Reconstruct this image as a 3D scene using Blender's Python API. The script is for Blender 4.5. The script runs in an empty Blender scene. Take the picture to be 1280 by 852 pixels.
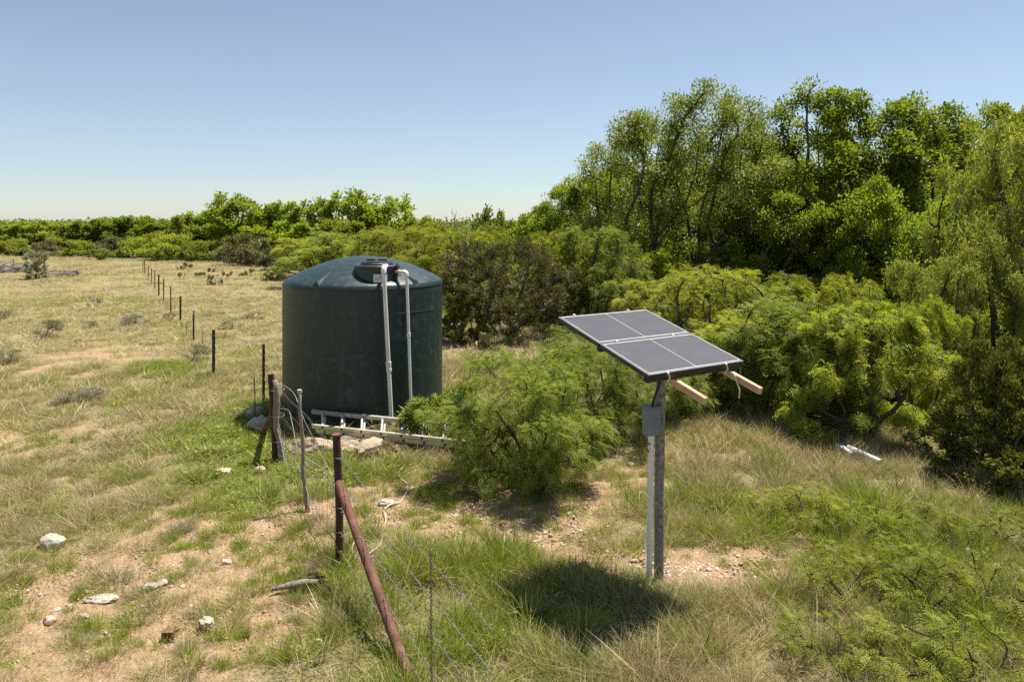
import bpy, math, random
import numpy as np
from mathutils import Vector, Matrix

# ------------------------------------------------------------------ camera, sky, sun, exposure
scene = bpy.context.scene
COL = scene.collection
F = 900.0            # focal length in pixels of the 1280 wide photograph
HOR = 278.0          # row of the horizon
CAMZ = 3.1
cam_d = bpy.data.cameras.new('camera'); cam = bpy.data.objects.new('camera', cam_d); COL.objects.link(cam)
cam.location = (0, 0, CAMZ); cam.rotation_euler = (math.pi / 2, 0, 0)
cam_d.sensor_width = 36; cam_d.lens = 36 * F / 1280
cam_d.shift_y = -(426 - HOR) / 1280
cam_d.clip_start = 0.05; cam_d.clip_end = 6000
scene.camera = cam

SUN = Vector((0.62, 0.45, 2.09)).normalized()
elev = math.asin(SUN.z); azim = math.atan2(SUN.x, SUN.y)
world = bpy.data.worlds.new('World'); scene.world = world; world.use_nodes = True
nt = world.node_tree; nt.nodes.clear()
sky = nt.nodes.new('ShaderNodeTexSky'); sky.sky_type = 'NISHITA'; sky.sun_disc = False
sky.sun_elevation = elev; sky.sun_rotation = azim
sky.air_density = 1.0; sky.dust_density = 0.4; sky.ozone_density = 1.6; sky.altitude = 500
bg = nt.nodes.new('ShaderNodeBackground'); bg.inputs['Strength'].default_value = 0.066
wo = nt.nodes.new('ShaderNodeOutputWorld')
hs = nt.nodes.new('ShaderNodeHueSaturation'); hs.inputs['Saturation'].default_value = .72; hs.inputs['Value'].default_value = 1.0
nt.links.new(sky.outputs[0], hs.inputs['Color']); wb = nt.nodes.new('ShaderNodeVectorMath'); wb.operation = 'MULTIPLY'; wb.inputs[1].default_value = (.94, 1.0, 1.05)
nt.links.new(hs.outputs[0], wb.inputs[0]); nt.links.new(wb.outputs[0], bg.inputs[0]); nt.links.new(bg.outputs[0], wo.inputs[0])
sun_d = bpy.data.lights.new('sun', 'SUN'); sun_d.energy = 5.0; sun_d.angle = math.radians(0.53); sun_d.color = (1.0, 0.955, 0.88)
sun = bpy.data.objects.new('sun', sun_d); COL.objects.link(sun)
sun.rotation_euler = SUN.to_track_quat('Z', 'Y').to_euler()
scene.view_settings.view_transform = 'Standard'; scene.view_settings.look = 'None'
scene.view_settings.gamma = 1.0; scene.view_settings.exposure = 0.88
scene.view_settings.use_curve_mapping = False
scene.render.engine = 'CYCLES'
scene.cycles.max_bounces = 6; scene.cycles.diffuse_bounces = 3; scene.cycles.glossy_bounces = 2
scene.cycles.transmission_bounces = 4; scene.cycles.transparent_max_bounces = 6
scene.cycles.caustics_reflective = False; scene.cycles.caustics_refractive = False
scene.cycles.use_denoising = False
scene.cycles.use_adaptive_sampling = True; scene.cycles.adaptive_threshold = 0.012; scene.cycles.sample_clamp_indirect = 4.0

# ------------------------------------------------------------------ helpers
def tag(o, label=None, cat=None, group=None, kind=None):
    if label: o['label'] = label
    if cat: o['category'] = cat
    if group: o['group'] = group
    if kind: o['kind'] = kind
    return o

def empty(name, loc, rz=0.0):
    o = bpy.data.objects.new(name, None); COL.objects.link(o)
    o.location = loc; o.rotation_euler = (0, 0, rz); o.empty_display_size = 0.1
    return o

def mesh_np(name, V, Fq, mats=(), tint=None, matidx=None, smooth=False, extra=None):
    """V (n,3); Fq (m,k) array or list of such arrays"""
    V = np.asarray(V, np.float32).reshape(-1, 3)
    if not isinstance(Fq, list): Fq = [Fq]
    Fq = [np.asarray(f, np.int32) for f in Fq if len(f)]
    me = bpy.data.meshes.new(name)
    me.vertices.add(len(V)); me.vertices.foreach_set('co', V.ravel())
    loops = np.concatenate([f.ravel() for f in Fq]); tot = np.concatenate([np.full(len(f), f.shape[1], np.int32) for f in Fq])
    start = np.concatenate([[0], np.cumsum(tot)[:-1]]).astype(np.int32)
    me.loops.add(len(loops)); me.loops.foreach_set('vertex_index', loops)
    me.polygons.add(len(tot)); me.polygons.foreach_set('loop_start', start)
    try: me.polygons.foreach_set('loop_total', tot)
    except Exception: pass
    for m in mats: me.materials.append(m)
    if matidx is not None: me.polygons.foreach_set('material_index', np.asarray(matidx, np.int32))
    if smooth: me.polygons.foreach_set('use_smooth', np.ones(len(tot), bool))
    if tint is not None:
        a = me.attributes.new('tint', 'FLOAT', 'POINT'); a.data.foreach_set('value', np.asarray(tint, np.float32))
    if extra:
        for k, v in extra.items():
            a = me.attributes.new(k, 'FLOAT', 'POINT'); a.data.foreach_set('value', np.asarray(v, np.float32))
    me.update(calc_edges=True); me.validate()
    return me

def link(name, me, parent=None, loc=None):
    o = bpy.data.objects.new(name, me); COL.objects.link(o)
    if parent is not None: o.parent = parent
    if loc is not None: o.location = loc
    return o

class MB:
    """collects primitive pieces of ONE object"""
    def __init__(s): s.V = []; s.Q = []; s.T = []; s.n = 0; s.poly = []
    def add(s, V, faces):
        V = np.asarray(V, float)
        for f in faces: s.poly.append([i + s.n for i in f])
        s.V.append(V); s.n += len(V); return s
    def box(s, c, size, M=None, bev=0.0):
        hx, hy, hz = [k / 2 for k in size]; b = min(bev, hx * .6, hy * .6, hz * .6)
        if b <= 0:
            P = np.array([[x, y, z] for x in (-hx, hx) for y in (-hy, hy) for z in (-hz, hz)])
            fs = [(0, 1, 3, 2), (4, 6, 7, 5), (0, 4, 5, 1), (2, 3, 7, 6), (0, 2, 6, 4), (1, 5, 7, 3)]
        else:
            P = []; fs = []
            lay = [(-hz, b), (-hz + b, 0), (hz - b, 0), (hz, b)]
            for z, k in lay:
                x, y = hx - k, hy - k
                for px, py in ((x, y - b), (x - b, y), (-x + b, y), (-x, y - b), (-x, -y + b), (-x + b, -y), (x - b, -y), (x, -y + b)):
                    P.append((px, py, z))
            for l in range(3):
                for i in range(8):
                    j = (i + 1) % 8
                    fs.append((l * 8 + i, l * 8 + j, l * 8 + 8 + j, l * 8 + 8 + i))
            fs.append(tuple(range(7, -1, -1))); fs.append(tuple(range(24, 32)))
            P = np.array(P)
        if M is not None: P = P @ np.array(M.to_3x3()).T
        return s.add(P + np.asarray(c), fs)
    def tube(s, pts, r, seg=10, cap=True):
        pts = [np.asarray(p, float) for p in pts]; n = len(pts)
        rs = r if hasattr(r, '__len__') else [r] * n
        V = []; prev = None
        for i, p in enumerate(pts):
            t = pts[min(i + 1, n - 1)] - pts[max(i - 1, 0)]; t = t / (np.linalg.norm(t) + 1e-9)
            if prev is None:
                a = np.array([0, 0, 1.]) if abs(t[2]) < .9 else np.array([1., 0, 0]); u = np.cross(t, a)
            else: u = prev - t * (prev @ t)
            u /= np.linalg.norm(u) + 1e-9; prev = u; v = np.cross(t, u)
            for k in range(seg):
                an = 2 * math.pi * k / seg
                V.append(p + (u * math.cos(an) + v * math.sin(an)) * rs[i])
        fs = []
        for i in range(n - 1):
            for k in range(seg):
                k2 = (k + 1) % seg
                fs.append((i * seg + k, i * seg + k2, (i + 1) * seg + k2, (i + 1) * seg + k))
        if cap:
            fs.append(tuple(range(seg - 1, -1, -1))); fs.append(tuple((n - 1) * seg + k for k in range(seg)))
        return s.add(V, fs)
    def lathe(s, prof, seg=64, c=(0, 0, 0), cap=(True, True)):
        V = []; n = len(prof)
        for r, z in prof:
            for k in range(seg):
                a = 2 * math.pi * k / seg; V.append((c[0] + r * math.cos(a), c[1] + r * math.sin(a), c[2] + z))
        fs = []
        for i in range(n - 1):
            for k in range(seg):
                k2 = (k + 1) % seg; fs.append((i * seg + k, i * seg + k2, (i + 1) * seg + k2, (i + 1) * seg + k))
        if cap[0]: fs.append(tuple(range(seg - 1, -1, -1)))
        if cap[1]: fs.append(tuple((n - 1) * seg + k for k in range(seg)))
        return s.add(V, fs)
    def build(s, name, mat, parent=None, smooth=False, autosmooth=None):
        me = bpy.data.meshes.new(name)
        me.from_pydata([tuple(v) for v in np.concatenate(s.V)], [], s.poly)
        me.materials.append(mat)
        if smooth:
            me.polygons.foreach_set('use_smooth', [True] * len(me.polygons))
            if autosmooth: me.set_sharp_from_angle(angle=math.radians(autosmooth))
        me.update()
        return link(name, me, parent)

def hash2(ix, iy, seed):
    h = np.sin(ix * 127.1 + iy * 311.7 + seed * 74.7) * 43758.5453
    return h - np.floor(h)
def vnoise(x, y, seed=0):
    ix = np.floor(x); iy = np.floor(y); fx = x - ix; fy = y - iy
    fx = fx * fx * (3 - 2 * fx); fy = fy * fy * (3 - 2 * fy)
    a = hash2(ix, iy, seed); b = hash2(ix + 1, iy, seed); c = hash2(ix, iy + 1, seed); d = hash2(ix + 1, iy + 1, seed)
    return (a * (1 - fx) + b * fx) * (1 - fy) + (c * (1 - fx) + d * fx) * fy
def fbm(x, y, seed=0, o=4):
    v = 0; amp = .5; tot = 0
    for i in range(o):
        v = v + amp * vnoise(x * 2 ** i + 17.3 * i, y * 2 ** i - 9.1 * i, seed + i); tot += amp; amp *= .5
    return v / tot
def sstep(a, b, x):
    t = np.clip((x - a) / (b - a), 0, 1); return t * t * (3 - 2 * t)

# ------------------------------------------------------------------ materials
def newmat(name):
    m = bpy.data.materials.new(name); m.use_nodes = True
    n = m.node_tree; n.nodes.clear(); return m, n.nodes, n.links
def ramp(N, stops, interp='LINEAR'):
    r = N.new('ShaderNodeValToRGB'); cr = r.color_ramp; cr.interpolation = interp
    while len(cr.elements) < len(stops): cr.elements.new(0.5)
    for e, (p, c) in zip(cr.elements, stops): e.position = p; e.color = (*c, 1)
    return r

def surf_mat(name, c1, c2, scale=6, rough=.6, metal=0.0, bump=0.0, bscale=40, spec=.5, c3=None, detail=6, stretch=None, coat=0):
    m, N, L = newmat(name)
    out = N.new('ShaderNodeOutputMaterial'); p = N.new('ShaderNodeBsdfPrincipled'); L.new(p.outputs[0], out.inputs[0])
    tc = N.new('ShaderNodeTexCoord'); src = tc.outputs['Object']
    if stretch:
        mp = N.new('ShaderNodeMapping'); mp.inputs['Scale'].default_value = stretch; L.new(src, mp.inputs[0]); src = mp.outputs[0]
    no = N.new('ShaderNodeTexNoise'); no.inputs['Scale'].default_value = scale; no.inputs['Detail'].default_value = detail
    no.inputs['Roughness'].default_value = .65; L.new(src, no.inputs['Vector'])
    st = [(.35, c1), (.65, c2)] if c3 is None else [(.32, c1), (.5, c2), (.68, c3)]
    r = ramp(N, st); L.new(no.outputs['Fac'], r.inputs[0]); L.new(r.outputs[0], p.inputs['Base Color'])
    p.inputs['Roughness'].default_value = rough; p.inputs['Metallic'].default_value = metal
    p.inputs['Specular IOR Level'].default_value = spec
    if bump:
        b = N.new('ShaderNodeTexNoise'); b.inputs['Scale'].default_value = bscale; b.inputs['Detail'].default_value = 5; L.new(src, b.inputs['Vector'])
        bn = N.new('ShaderNodeBump'); bn.inputs['Strength'].default_value = bump; bn.inputs['Distance'].default_value = .02
        L.new(b.outputs['Fac'], bn.inputs['Height']); L.new(bn.outputs[0], p.inputs['Normal'])
    return m

def leaf_mat(name, stops, trans=.5, rough=.5, tcol=(1.16, 1.18, .5), vary=.25):
    """stops: list of (pos, albedo) along the per-leaf tint attribute; light also passes through the leaf"""
    m, N, L = newmat(name)
    out = N.new('ShaderNodeOutputMaterial')
    at = N.new('ShaderNodeAttribute'); at.attribute_name = 'tint'
    r = ramp(N, stops); L.new(at.outputs['Fac'], r.inputs[0])
    oi = N.new('ShaderNodeObjectInfo')
    mr = N.new('ShaderNodeMapRange'); mr.inputs['To Min'].default_value = 1 - vary; mr.inputs['To Max'].default_value = 1 + vary
    L.new(oi.outputs['Random'], mr.inputs['Value'])
    vm = N.new('ShaderNodeVectorMath'); vm.operation = 'SCALE'; L.new(r.outputs[0], vm.inputs[0]); L.new(mr.outputs[0], vm.inputs['Scale'])
    p = N.new('ShaderNodeBsdfPrincipled'); L.new(vm.outputs[0], p.inputs['Base Color'])
    p.inputs['Roughness'].default_value = rough; p.inputs['Specular IOR Level'].default_value = .2
    if trans > 0:
        t = N.new('ShaderNodeBsdfTranslucent')
        tm = N.new('ShaderNodeVectorMath'); tm.operation = 'MULTIPLY'; tm.inputs[1].default_value = tcol
        L.new(vm.outputs[0], tm.inputs[0]); L.new(tm.outputs[0], t.inputs[0])
        mx = N.new('ShaderNodeMixShader'); mx.inputs[0].default_value = trans
        L.new(p.outputs[0], mx.inputs[1]); L.new(t.outputs[0], mx.inputs[2]); L.new(mx.outputs[0], out.inputs[0])
    else: L.new(p.outputs[0], out.inputs[0])
    return m

M = {}
M['mesq'] = leaf_mat('mesquite leaf', [(0, (.155, .185, .027)), (.5, (.245, .28, .037)), (1, (.35, .36, .055))])
M['mesq_fresh'] = leaf_mat('fresh mesquite leaf', [(0, (.13, .165, .03)), (.5, (.205, .245, .044)), (1, (.295, .32, .075))])
M['mesq_yel'] = leaf_mat('yellow mesquite leaf', [(0, (.18, .20, .027)), (.5, (.275, .30, .04)), (1, (.375, .375, .06))])
M['broad'] = leaf_mat('broad leaf', [(0, (.14, .185, .018)), (.5, (.225, .285, .028)), (1, (.34, .385, .045))])
M['oak'] = leaf_mat('oak leaf', [(0, (.12, .15, .024)), (.5, (.195, .23, .036)), (1, (.285, .305, .055))], trans=.35)
M['elm'] = leaf_mat('elm leaf', [(0, (.145, .20, .018)), (.5, (.235, .30, .03)), (1, (.34, .39, .048))])
M['juni'] = leaf_mat('juniper scale leaf', [(0, (.11, .125, .025)), (.55, (.18, .195, .038)), (1, (.28, .26, .065))], trans=.2)
M['brown'] = leaf_mat('dull twig leaf', [(0, (.10, .086, .038)), (.5, (.155, .138, .056)), (.85, (.17, .19, .055)), (1, (.24, .21, .11))], trans=.25)
M['willow'] = leaf_mat('hanging pale leaf', [(0, (.19, .215, .04)), (.5, (.29, .315, .065)), (1, (.40, .40, .12))])
M['sage'] = leaf_mat('grey sage leaf', [(0, (.22, .225, .14)), (.5, (.34, .33, .23)), (1, (.48, .44, .33))], trans=.25)
M['bark'] = surf_mat('bark', (.035, .026, .018), (.11, .085, .06), 14, .9, bump=.8, bscale=30, stretch=(1, 1, .25))
M['barkpale'] = surf_mat('pale bark', (.10, .08, .06), (.22, .19, .15), 14, .9, bump=.6, bscale=30, stretch=(1, 1, .25))
M['g_green'] = leaf_mat('green grass', [(0, (.15, .205, .022)), (.5, (.235, .295, .033)), (.85, (.34, .36, .065)), (1, (.47, .40, .20))], trans=.35)
M['g_dry'] = leaf_mat('dry grass', [(0, (.31, .25, .13)), (.5, (.44, .36, .20)), (.8, (.55, .45, .28)), (1, (.30, .28, .11))], trans=.3, tcol=(1.1, 1.0, .8))
M['g_mix'] = leaf_mat('half cured grass', [(0, (.20, .22, .055)), (.45, (.34, .31, .115)), (.75, (.47, .38, .19)), (1, (.54, .43, .26))], trans=.3, tcol=(1.1, 1.05, .7))
M['g_grey'] = leaf_mat('grey green grass', [(0, (.16, .18, .09)), (.5, (.25, .26, .15)), (1, (.38, .35, .23))], trans=.3, tcol=(1.1, 1.05, .8))
M['weed'] = leaf_mat('weed leaf', [(0, (.15, .20, .03)), (.5, (.24, .30, .045)), (1, (.34, .37, .08))], trans=.4)

M['rust'] = surf_mat('rusty pipe', (.065, .024, .014), (.125, .048, .029), 9, .8, .1, bump=.3, bscale=90, c3=(.19, .085, .052))
M['darkrust'] = surf_mat('dark rust', (.035, .016, .012), (.085, .035, .022), 12, .8, .15, bump=.3, bscale=90)
M['galv'] = surf_mat('weathered galvanised pipe', (.15, .07, .04), (.22, .20, .185), 24, .7, .1, bump=.2, bscale=80, c3=(.33, .325, .32))
M['wire'] = surf_mat('galvanised wire', (.17, .145, .12), (.32, .29, .26), 30, .65, .1)
M['rustwire'] = surf_mat('rusty wire', (.12, .07, .05), (.28, .23, .20), 30, .6, .4)
M['tgreen'] = surf_mat('green post paint', (.012, .035, .022), (.03, .065, .04), 20, .6)
M['twhite'] = surf_mat('white post tip', (.55, .55, .53), (.75, .75, .73), 20, .6)
M['greywood'] = surf_mat('weathered grey wood', (.10, .072, .055), (.27, .22, .18), 10, .9, bump=.7, bscale=30, stretch=(3, 3, .35), c3=(.21, .165, .13))
M['lumber'] = surf_mat('new lumber', (.36, .21, .12), (.58, .40, .25), 7, .7, bump=.25, bscale=40, stretch=(1, 1, 1))
M['pvc'] = surf_mat('white plastic pipe', (.60, .58, .53), (.74, .72, .68), 5, .4)
M['conduit'] = surf_mat('grey plastic conduit', (.68, .67, .62), (.80, .79, .74), 4, .45)
M['box'] = surf_mat('grey box paint', (.14, .18, .21), (.17, .21, .24), 6, .5)
M['flange'] = surf_mat('dull grey frame edge', (.10, .10, .105), (.15, .15, .155), 8, .55)
M['blackmetal'] = surf_mat('black frame', (.008, .008, .01), (.016, .016, .018), 8, .45)
M['cable'] = surf_mat('cable', (.02, .016, .014), (.05, .035, .028), 8, .6)
M['brownwire'] = surf_mat('brown wire', (.13, .06, .03), (.2, .10, .06), 8, .6)
M['alu'] = surf_mat('dull aluminium', (.50, .47, .36), (.62, .60, .50), 7, .45, .55)
M['aludark'] = surf_mat('aluminium rung', (.62, .62, .60), (.76, .76, .74), 7, .4, .5)
M['blacksm'] = surf_mat('black fitting', (.012, .012, .012), (.02, .02, .02), 8, .5)
M['white'] = surf_mat('white sticker', (.62, .60, .58), (.7, .68, .66), 30, .5)
M['red'] = surf_mat('red print', (.45, .05, .03), (.55, .08, .05), 20, .5)
M['orange'] = surf_mat('orange valve', (.5, .14, .05), (.6, .2, .08), 20, .5)
M['blue'] = surf_mat('blue sticker', (.05, .09, .35), (.5, .5, .6), 90, .5)
M['lime'] = surf_mat('limestone', (.25, .18, .12), (.36, .275, .19), 7, .9, bump=1.0, bscale=18, c3=(.45, .37, .27))
M['limepale'] = surf_mat('pale limestone', (.28, .23, .17), (.39, .34, .26), 7, .9, bump=1.0, bscale=18, c3=(.50, .45, .37))
M['stonepink'] = surf_mat('tan stone', (.36, .22, .15), (.52, .36, .26), 9, .9, bump=.8, bscale=18, c3=(.58, .43, .33))
M['peb1'] = surf_mat('gravel tan', (.40, .30, .20), (.52, .41, .29), 2, .9)
M['peb2'] = surf_mat('gravel cream', (.50, .42, .32), (.62, .54, .43), 2, .9)
M['peb3'] = surf_mat('gravel pink', (.38, .25, .17), (.48, .34, .24), 2, .9)
M['brick'] = surf_mat('brown block', (.13, .065, .04), (.2, .11, .075), 9, .9, bump=.5, bscale=30)
M['bone'] = surf_mat('bleached scrap', (.6, .55, .47), (.8, .75, .68), 9, .8, bump=.3)
M['hose'] = surf_mat('tan hose', (.48, .40, .27), (.6, .52, .38), 6, .6)
M['deadwood'] = surf_mat('dead wood', (.17, .14, .13), (.36, .32, .30), 9, .9, bump=.5, bscale=30)
M['twig'] = surf_mat('twig', (.03, .018, .012), (.08, .05, .035), 9, .9)
M['cactus'] = surf_mat('prickly pear', (.11, .12, .03), (.19, .19, .055), 9, .6, bump=.3, bscale=60, c3=(.27, .23, .09))
M['yucca'] = leaf_mat('yucca blade', [(0, (.05, .085, .04)), (.5, (.09, .13, .06)), (1, (.16, .19, .09))], trans=.2)

# tank plastic: dark green polyethylene with chalky vertical scuffs
def tank_mat():
    m, N, L = newmat('dark green tank plastic')
    out = N.new('ShaderNodeOutputMaterial'); p = N.new('ShaderNodeBsdfPrincipled'); L.new(p.outputs[0], out.inputs[0])
    tc = N.new('ShaderNodeTexCoord')
    mp = N.new('ShaderNodeMapping'); mp.inputs['Scale'].default_value = (5, 5, .35); L.new(tc.outputs['Object'], mp.inputs[0])
    n1 = N.new('ShaderNodeTexNoise'); n1.inputs['Scale'].default_value = 2.2; n1.inputs['Detail'].default_value = 8; n1.inputs['Roughness'].default_value = .7
    L.new(mp.outputs[0], n1.inputs['Vector'])
    r1 = ramp(N, [(.3, (.010, .023, .024)), (.58, (.016, .032, .032)), (.72, (.038, .054, .051))]); L.new(n1.outputs['Fac'], r1.inputs[0])
    n2 = N.new('ShaderNodeTexNoise'); n2.inputs['Scale'].default_value = 9; n2.inputs['Detail'].default_value = 6; L.new(tc.outputs['Object'], n2.inputs['Vector'])
    r2 = ramp(N, [(.56, (0, 0, 0)), (.76, (.6, .6, .6))]); L.new(n2.outputs['Fac'], r2.inputs[0])
    mx = N.new('ShaderNodeMix'); mx.data_type = 'RGBA'; mx.inputs[7].default_value = (.075, .095, .092, 1)
    L.new(r2.outputs[0], mx.inputs[0]); L.new(r1.outputs[0], mx.inputs[6]); L.new(mx.outputs[2], p.inputs['Base Color'])
    rr = N.new('ShaderNodeMapRange'); rr.inputs['To Min'].default_value = .34; rr.inputs['To Max'].default_value = .55
    L.new(n2.outputs['Fac'], rr.inputs['Value']); L.new(rr.outputs[0], p.inputs['Roughness'])
    bn = N.new('ShaderNodeBump'); bn.inputs['Strength'].default_value = .12; bn.inputs['Distance'].default_value = .02
    L.new(n1.outputs['Fac'], bn.inputs['Height']); L.new(bn.outputs[0], p.inputs['Normal'])
    p.inputs['Specular IOR Level'].default_value = .45
    return m
M['tank'] = tank_mat()

def cell_mat():
    m, N, L = newmat('thin film solar glass')
    out = N.new('ShaderNodeOutputMaterial'); p = N.new('ShaderNodeBsdfPrincipled'); L.new(p.outputs[0], out.inputs[0])
    tc = N.new('ShaderNodeTexCoord')
    w = N.new('ShaderNodeTexWave'); w.inputs['Scale'].default_value = 26; w.bands_direction = 'X'; L.new(tc.outputs['Object'], w.inputs['Vector'])
    r = ramp(N, [(0, (.040, .037, .045)), (1, (.056, .052, .060))]); L.new(w.outputs['Fac'], r.inputs[0]); L.new(r.outputs[0], p.inputs['Base Color'])
    n = N.new('ShaderNodeTexNoise'); n.inputs['Scale'].default_value = 5; n.inputs['Detail'].default_value = 6; L.new(tc.outputs['Object'], n.inputs['Vector'])
    rr = N.new('ShaderNodeMapRange'); rr.inputs['To Min'].default_value = .36; rr.inputs['To Max'].default_value = .52
    L.new(n.outputs['Fac'], rr.inputs['Value']); L.new(rr.outputs[0], p.inputs['Roughness'])
    p.inputs['Specular IOR Level'].default_value = .5
    return m
M['cell'] = cell_mat()

# ------------------------------------------------------------------ terrain
EDGE = np.array([(7.6, -4), (7.2, 3), (6.9, 6.3), (6.1, 8.3), (5.3, 9.6), (5.4, 11.3), (4.9, 13), (4.2, 16), (2.6, 19.5), (-1.5, 22), (-6, 30),
                 (-15, 46), (-24, 57), (-36, 63), (-60, 72), (-160, 100), (-900, 300)], float)
def edge_dist(x, y):
    """signed distance to the bank edge, positive on the creek side"""
    x = np.asarray(x, float); y = np.asarray(y, float)
    best = np.full(x.shape, 1e9); sg = np.zeros(x.shape)
    for (ax, ay), (bx, by) in zip(EDGE[:-1], EDGE[1:]):
        dx, dy = bx - ax, by - ay; l2 = dx * dx + dy * dy
        t = np.clip(((x - ax) * dx + (y - ay) * dy) / l2, 0, 1)
        d = np.hypot(x - ax - t * dx, y - ay - t * dy)
        c = dx * (y - ay) - dy * (x - ax)
        up = d < best - 1e-6
        sg = np.where(up, np.where(c < 0, 1.0, -1.0), sg); best = np.where(up, d, best)
    return best * sg
def gz(x, y):
    x = np.asarray(x, float); y = np.asarray(y, float)
    d = edge_dist(x, y)
    near = 1 - sstep(20, 60, y)
    z = (fbm(x * .35, y * .35, 3) - .5) * .16 + (fbm(x * 1.6, y * 1.6, 9) - .5) * .05 * near
    depth = 3.0 * sstep(-14, 6, x) + .4
    z = z - depth * sstep(-.3, 7, d) * (1 - .9 * sstep(16, 40, d))
    # low pad under the tank
    r = np.hypot(x + 2.44, y - 11.87)
    z = z + (.10 - z) * (1 - sstep(1.35, 1.95, r))
    return z
def G(x, y): return float(gz(np.array([x]), np.array([y]))[0])
def ground_at(px, py):
    """ground point seen at a photograph pixel"""
    z = 0.0
    for _ in range(4):
        Y = F * (CAMZ - z) / (py - HOR); X = (px - 640) * Y / F; z = G(X, Y)
    return X, Y, z

def blob(u, v, cx, cy, rx, ry): return np.exp(-(((u - cx) / rx) ** 2 + ((v - cy) / ry) ** 2))
def masks(x, y):
    """bare soil, lush green, tall dry, gravel: worn and grown areas of the ground"""
    yy = np.maximum(y, 2.5)
    u = 640 + F * x / yy; v = HOR + F * CAMZ / yy
    n1 = fbm(x * .9, y * .9, 21); n2 = fbm(x * .28, y * .28, 33); n3 = fbm(x * 2.6, y * 2.6, 41); n4 = fbm(x * 6.5, y * 6.5, 43, 3)
    bare = sum(blob(u, v, *b) * k for b, k in [
        ((90, 765, 160, 55), 1.4), ((250, 700, 160, 42), 1.3), ((40, 840, 90, 45), 1.4), ((370, 650, 80, 22), .6), ((320, 780, 110, 40), .95), ((180, 830, 140, 36), .95),
        ((560, 645, 150, 36), 1.15), ((378, 735, 34, 14), .9), ((690, 625, 120, 22), .9), ((500, 600, 60, 16), .6), ((770, 600, 90, 22), .9), ((880, 711, 130, 24), 1.8), ((740, 690, 90, 30), .9),
        ((960, 568, 90, 12), .8), ((1085, 592, 50, 14), .9), ((1100, 650, 60, 12), .55), ((100, 442, 110, 16), .75), ((60, 470, 60, 10), .6), ((10, 545, 40, 20), .8),
        ((150, 540, 60, 12), .4), ((60, 590, 60, 14), .5), ((190, 640, 90, 16), .6), ((1000, 680, 60, 14), .4), ((700, 385, 40, 5), .5)])
    bare = np.minimum(bare, 1.15) * .86 + (n1 - .5) * 1.3 + (n3 - .5) * 1.2 + (n4 - .5) * .8 * (y < 16) + (n2 - .55) * .3
    bare = sstep(.40, .66, bare)
    lush = sum(blob(u, v, *b) * k for b, k in [
        ((300, 560, 90, 60), 1.1), ((330, 640, 80, 40), .8), ((430, 590, 90, 20), .8), ((195, 462, 50, 9), .9), ((640, 690, 90, 36), .8), ((500, 740, 110, 70), .45), ((470, 830, 100, 40), .35),
        ((1120, 690, 180, 70), .55), ((1200, 800, 160, 80), .7), ((560, 520, 60, 20), 1.0), ((640, 800, 120, 40), .35), ((90, 345, 70, 5), .5), ((150, 376, 60, 6), .6), ((250, 400, 40, 8), .5), ((130, 780, 90, 30), .3), ((260, 800, 120, 40), .35), ((90, 650, 60, 20), .4)])
    lush = np.clip(lush + (n2 - .5) * .9 + (n1 - .5) * .7, 0, 1)
    grav = np.clip(1.5 * blob(u, v, 885, 710, 90, 17) + .6 * blob(u, v, 700, 665, 130, 40) + .35 * blob(u, v, 560, 640, 150, 36) + .3 * blob(u, v, 150, 720, 220, 60) + .5 * blob(u, v, 790, 700, 60, 16), 0, 1)
    return bare, lush, grav

def axis(segs):
    out = []
    for a, b, st in segs: out += list(np.arange(a, b, st))
    return np.array(out + [segs[-1][1]])
gx = axis([(-2500, -400, 150), (-400, -120, 35), (-120, -40, 8), (-40, -14, 1.6), (-14, -7, .5), (-7, 8, .09), (8, 16, .5), (16, 50, 2), (50, 150, 10), (150, 400, 40), (400, 2500, 150)])
gy = axis([(-300, -20, 40), (-20, 2, 2), (2, 4, .3), (4, 12, .09), (12, 24, .3), (24, 50, 1.0), (50, 110, 4), (110, 300, 20), (300, 4500, 200)])
XX, YY = np.meshgrid(gx, gy)
ZZ = gz(XX, YY)
fine = ((XX > -7) & (XX < 8) & (YY > 4) & (YY < 13))
bareg, lushg, gravg = masks(XX, YY)
ZZ = ZZ + np.where(fine, (fbm(XX * 5.0, YY * 5.0, 77, 3) - .5) * .10, 0)
nx_, ny_ = len(gx), len(gy)
idx = np.arange(nx_ * ny_).reshape(ny_, nx_)
quads = np.stack([idx[:-1, :-1], idx[:-1, 1:], idx[1:, 1:], idx[1:, :-1]], -1).reshape(-1, 4)
wood = sstep(-.4, 2.5, edge_dist(XX, YY))

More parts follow.
